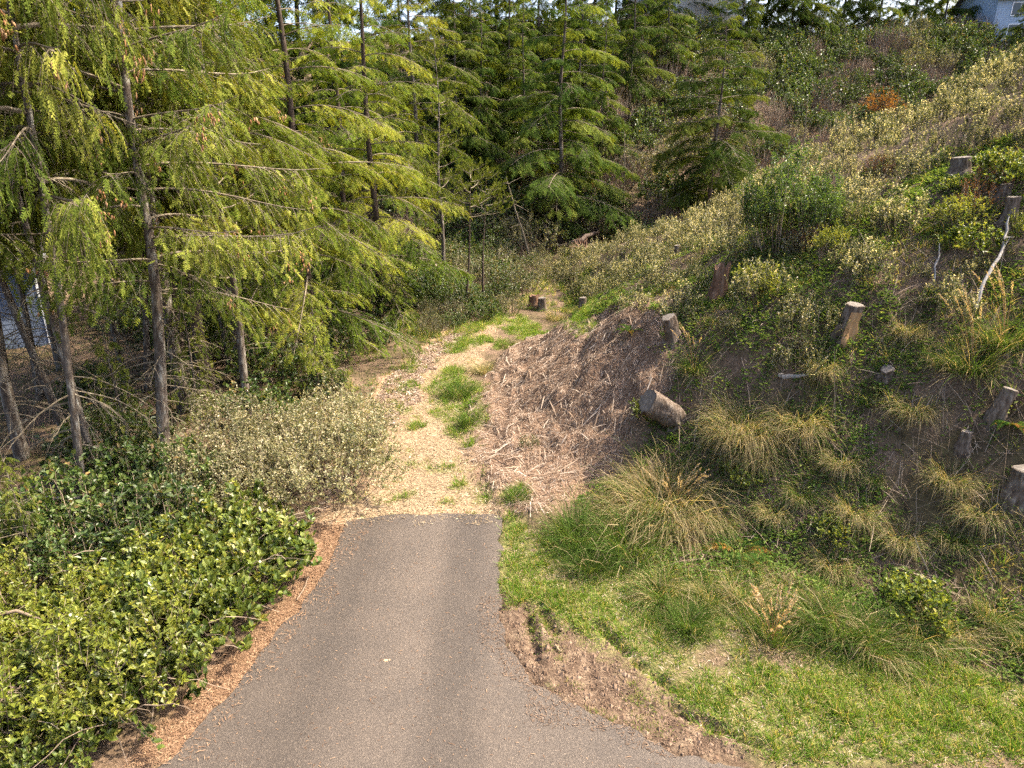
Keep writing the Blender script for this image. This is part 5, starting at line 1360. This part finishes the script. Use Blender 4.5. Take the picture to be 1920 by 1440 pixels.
# bare stems poking out of the lower left thicket and the wood's edge
TW = wpoly([(-60, 1150), (200, 1090), (470, 1010), (575, 1000), (470, 1170), (300, 1340), (230, 1439), (-80, 1439)])
bf = Buf(); XY = sample(TW, 420, g); k = len(XY); az = g.uniform(0, 6.28, k); q = np.linspace(0, 1, 7); l = g.uniform(.4, 1.3, k)
d = nrm(np.stack([np.cos(az), np.sin(az), g.uniform(.1, 1.3, k)], -1)); b0 = np.column_stack([XY, ground_h(XY[:, 0], XY[:, 1]) + g.uniform(.15, .55, k)])
P = b0[:, None] + d[:, None] * q[None, :, None] * l[:, None, None] + np.array([0, 0, -.5]) * (q ** 2)[None, :, None] * l[:, None, None] + np.cumsum(g.normal(0, .022, (k, 7, 3)), 1)
tubes(bf, P, np.broadcast_to(.0065 * (1 - .7 * q), (k, 7)) * g.uniform(.6, 1.5, k)[:, None], 3, g.uniform(.3, 1, k))
stuff('bare_stems', bf, M['twig'], 'bare arching stems in the thicket at lower left', 'twigs')

# low sprouts between the ridge shrubs, tops paled to look backlit
bf = Buf(); ct = sample(RIDGE, 5200, g); ci = np.repeat(np.arange(len(ct)), 9); hgt = g.uniform(.12, .42, len(ct)); t = g.random(len(ci))
ln = g.normal(0, .12, (len(ct), 2)); az = g.uniform(0, 6.28, len(ci))
P = np.column_stack([ct[ci] + ln[ci] * t[:, None], ground_h(ct[:, 0], ct[:, 1])[ci] + t * hgt[ci]])
leaves(bf, P, np.stack([np.cos(az) * .7, np.sin(az) * .7, g.uniform(.3, 1.2, len(az))], -1), rdir_g(g, len(az)) + np.array([0, 0, .6]), g.uniform(.025, .055, len(az)), g.uniform(.014, .026, len(az)), np.clip(.35 + .45 * t + g.normal(0, .15, len(t)), 0, 1))
stuff('ridge_sprouts', bf, M['wand'], 'low pale-topped sprouts between the shrubs of the ridge', 'ground cover')

# crumbs of soil and small stones in the dirt beside the asphalt
bf = Buf(); XY = sample(Z['dirt'], 2200, g); XY = XY[~in_poly(XY[:, 0], XY[:, 1], ROAD)]; k = len(XY)
oc = np.array([[1, 0, 0], [0, 1, 0], [-1, 0, 0], [0, -1, 0], [0, 0, .8], [0, 0, -.8]]); sz = g.gamma(2, .0055, k) + .006
V = np.column_stack([XY, ground_h(XY[:, 0], XY[:, 1])])[:, None] + oc[None] * sz[:, None, None] * g.uniform(.6, 1.4, (k, 6, 1))
F = np.array([[0, 1, 4], [1, 2, 4], [2, 3, 4], [3, 0, 4], [1, 0, 5], [2, 1, 5], [3, 2, 5], [0, 3, 5]])
bf.add(V.reshape(-1, 3), (np.arange(k)[:, None, None] * 6 + F[None]).reshape(-1, 3), np.repeat(g.random(k) * .6, 8))
stuff('soil_crumbs', bf, M['chips'], 'soil crumbs and small stones beside the asphalt', 'soil')

grass('dirt_sprouts', Z['dirt'], 3600, 'scattered grass sprouts in the dirt beside the asphalt', .03, .09, lambda x, y: sstep(-.05, .2, fbm(x * 1.8, y * 1.8, 68, 3)), .6, seed=31, dryp=.3, w=.008)

grass('wood_edge_grass', [(-4.4, 14.5), (-2.9, 15.2), (-2.2, 20), (-1.5, 24), (-2.2, 27), (-4.4, 26), (-5.2, 19)], 5000, 'thin dry and green grass along the edge of the left wood', .08, .28, lambda x, y: sstep(-.15, .1, fbm(x * 1.1, y * 1.1, 62, 3)) * (1 - .9 * in_poly(x, y, Z['path'])), .4, seed=41, dryp=.45, w=.011)
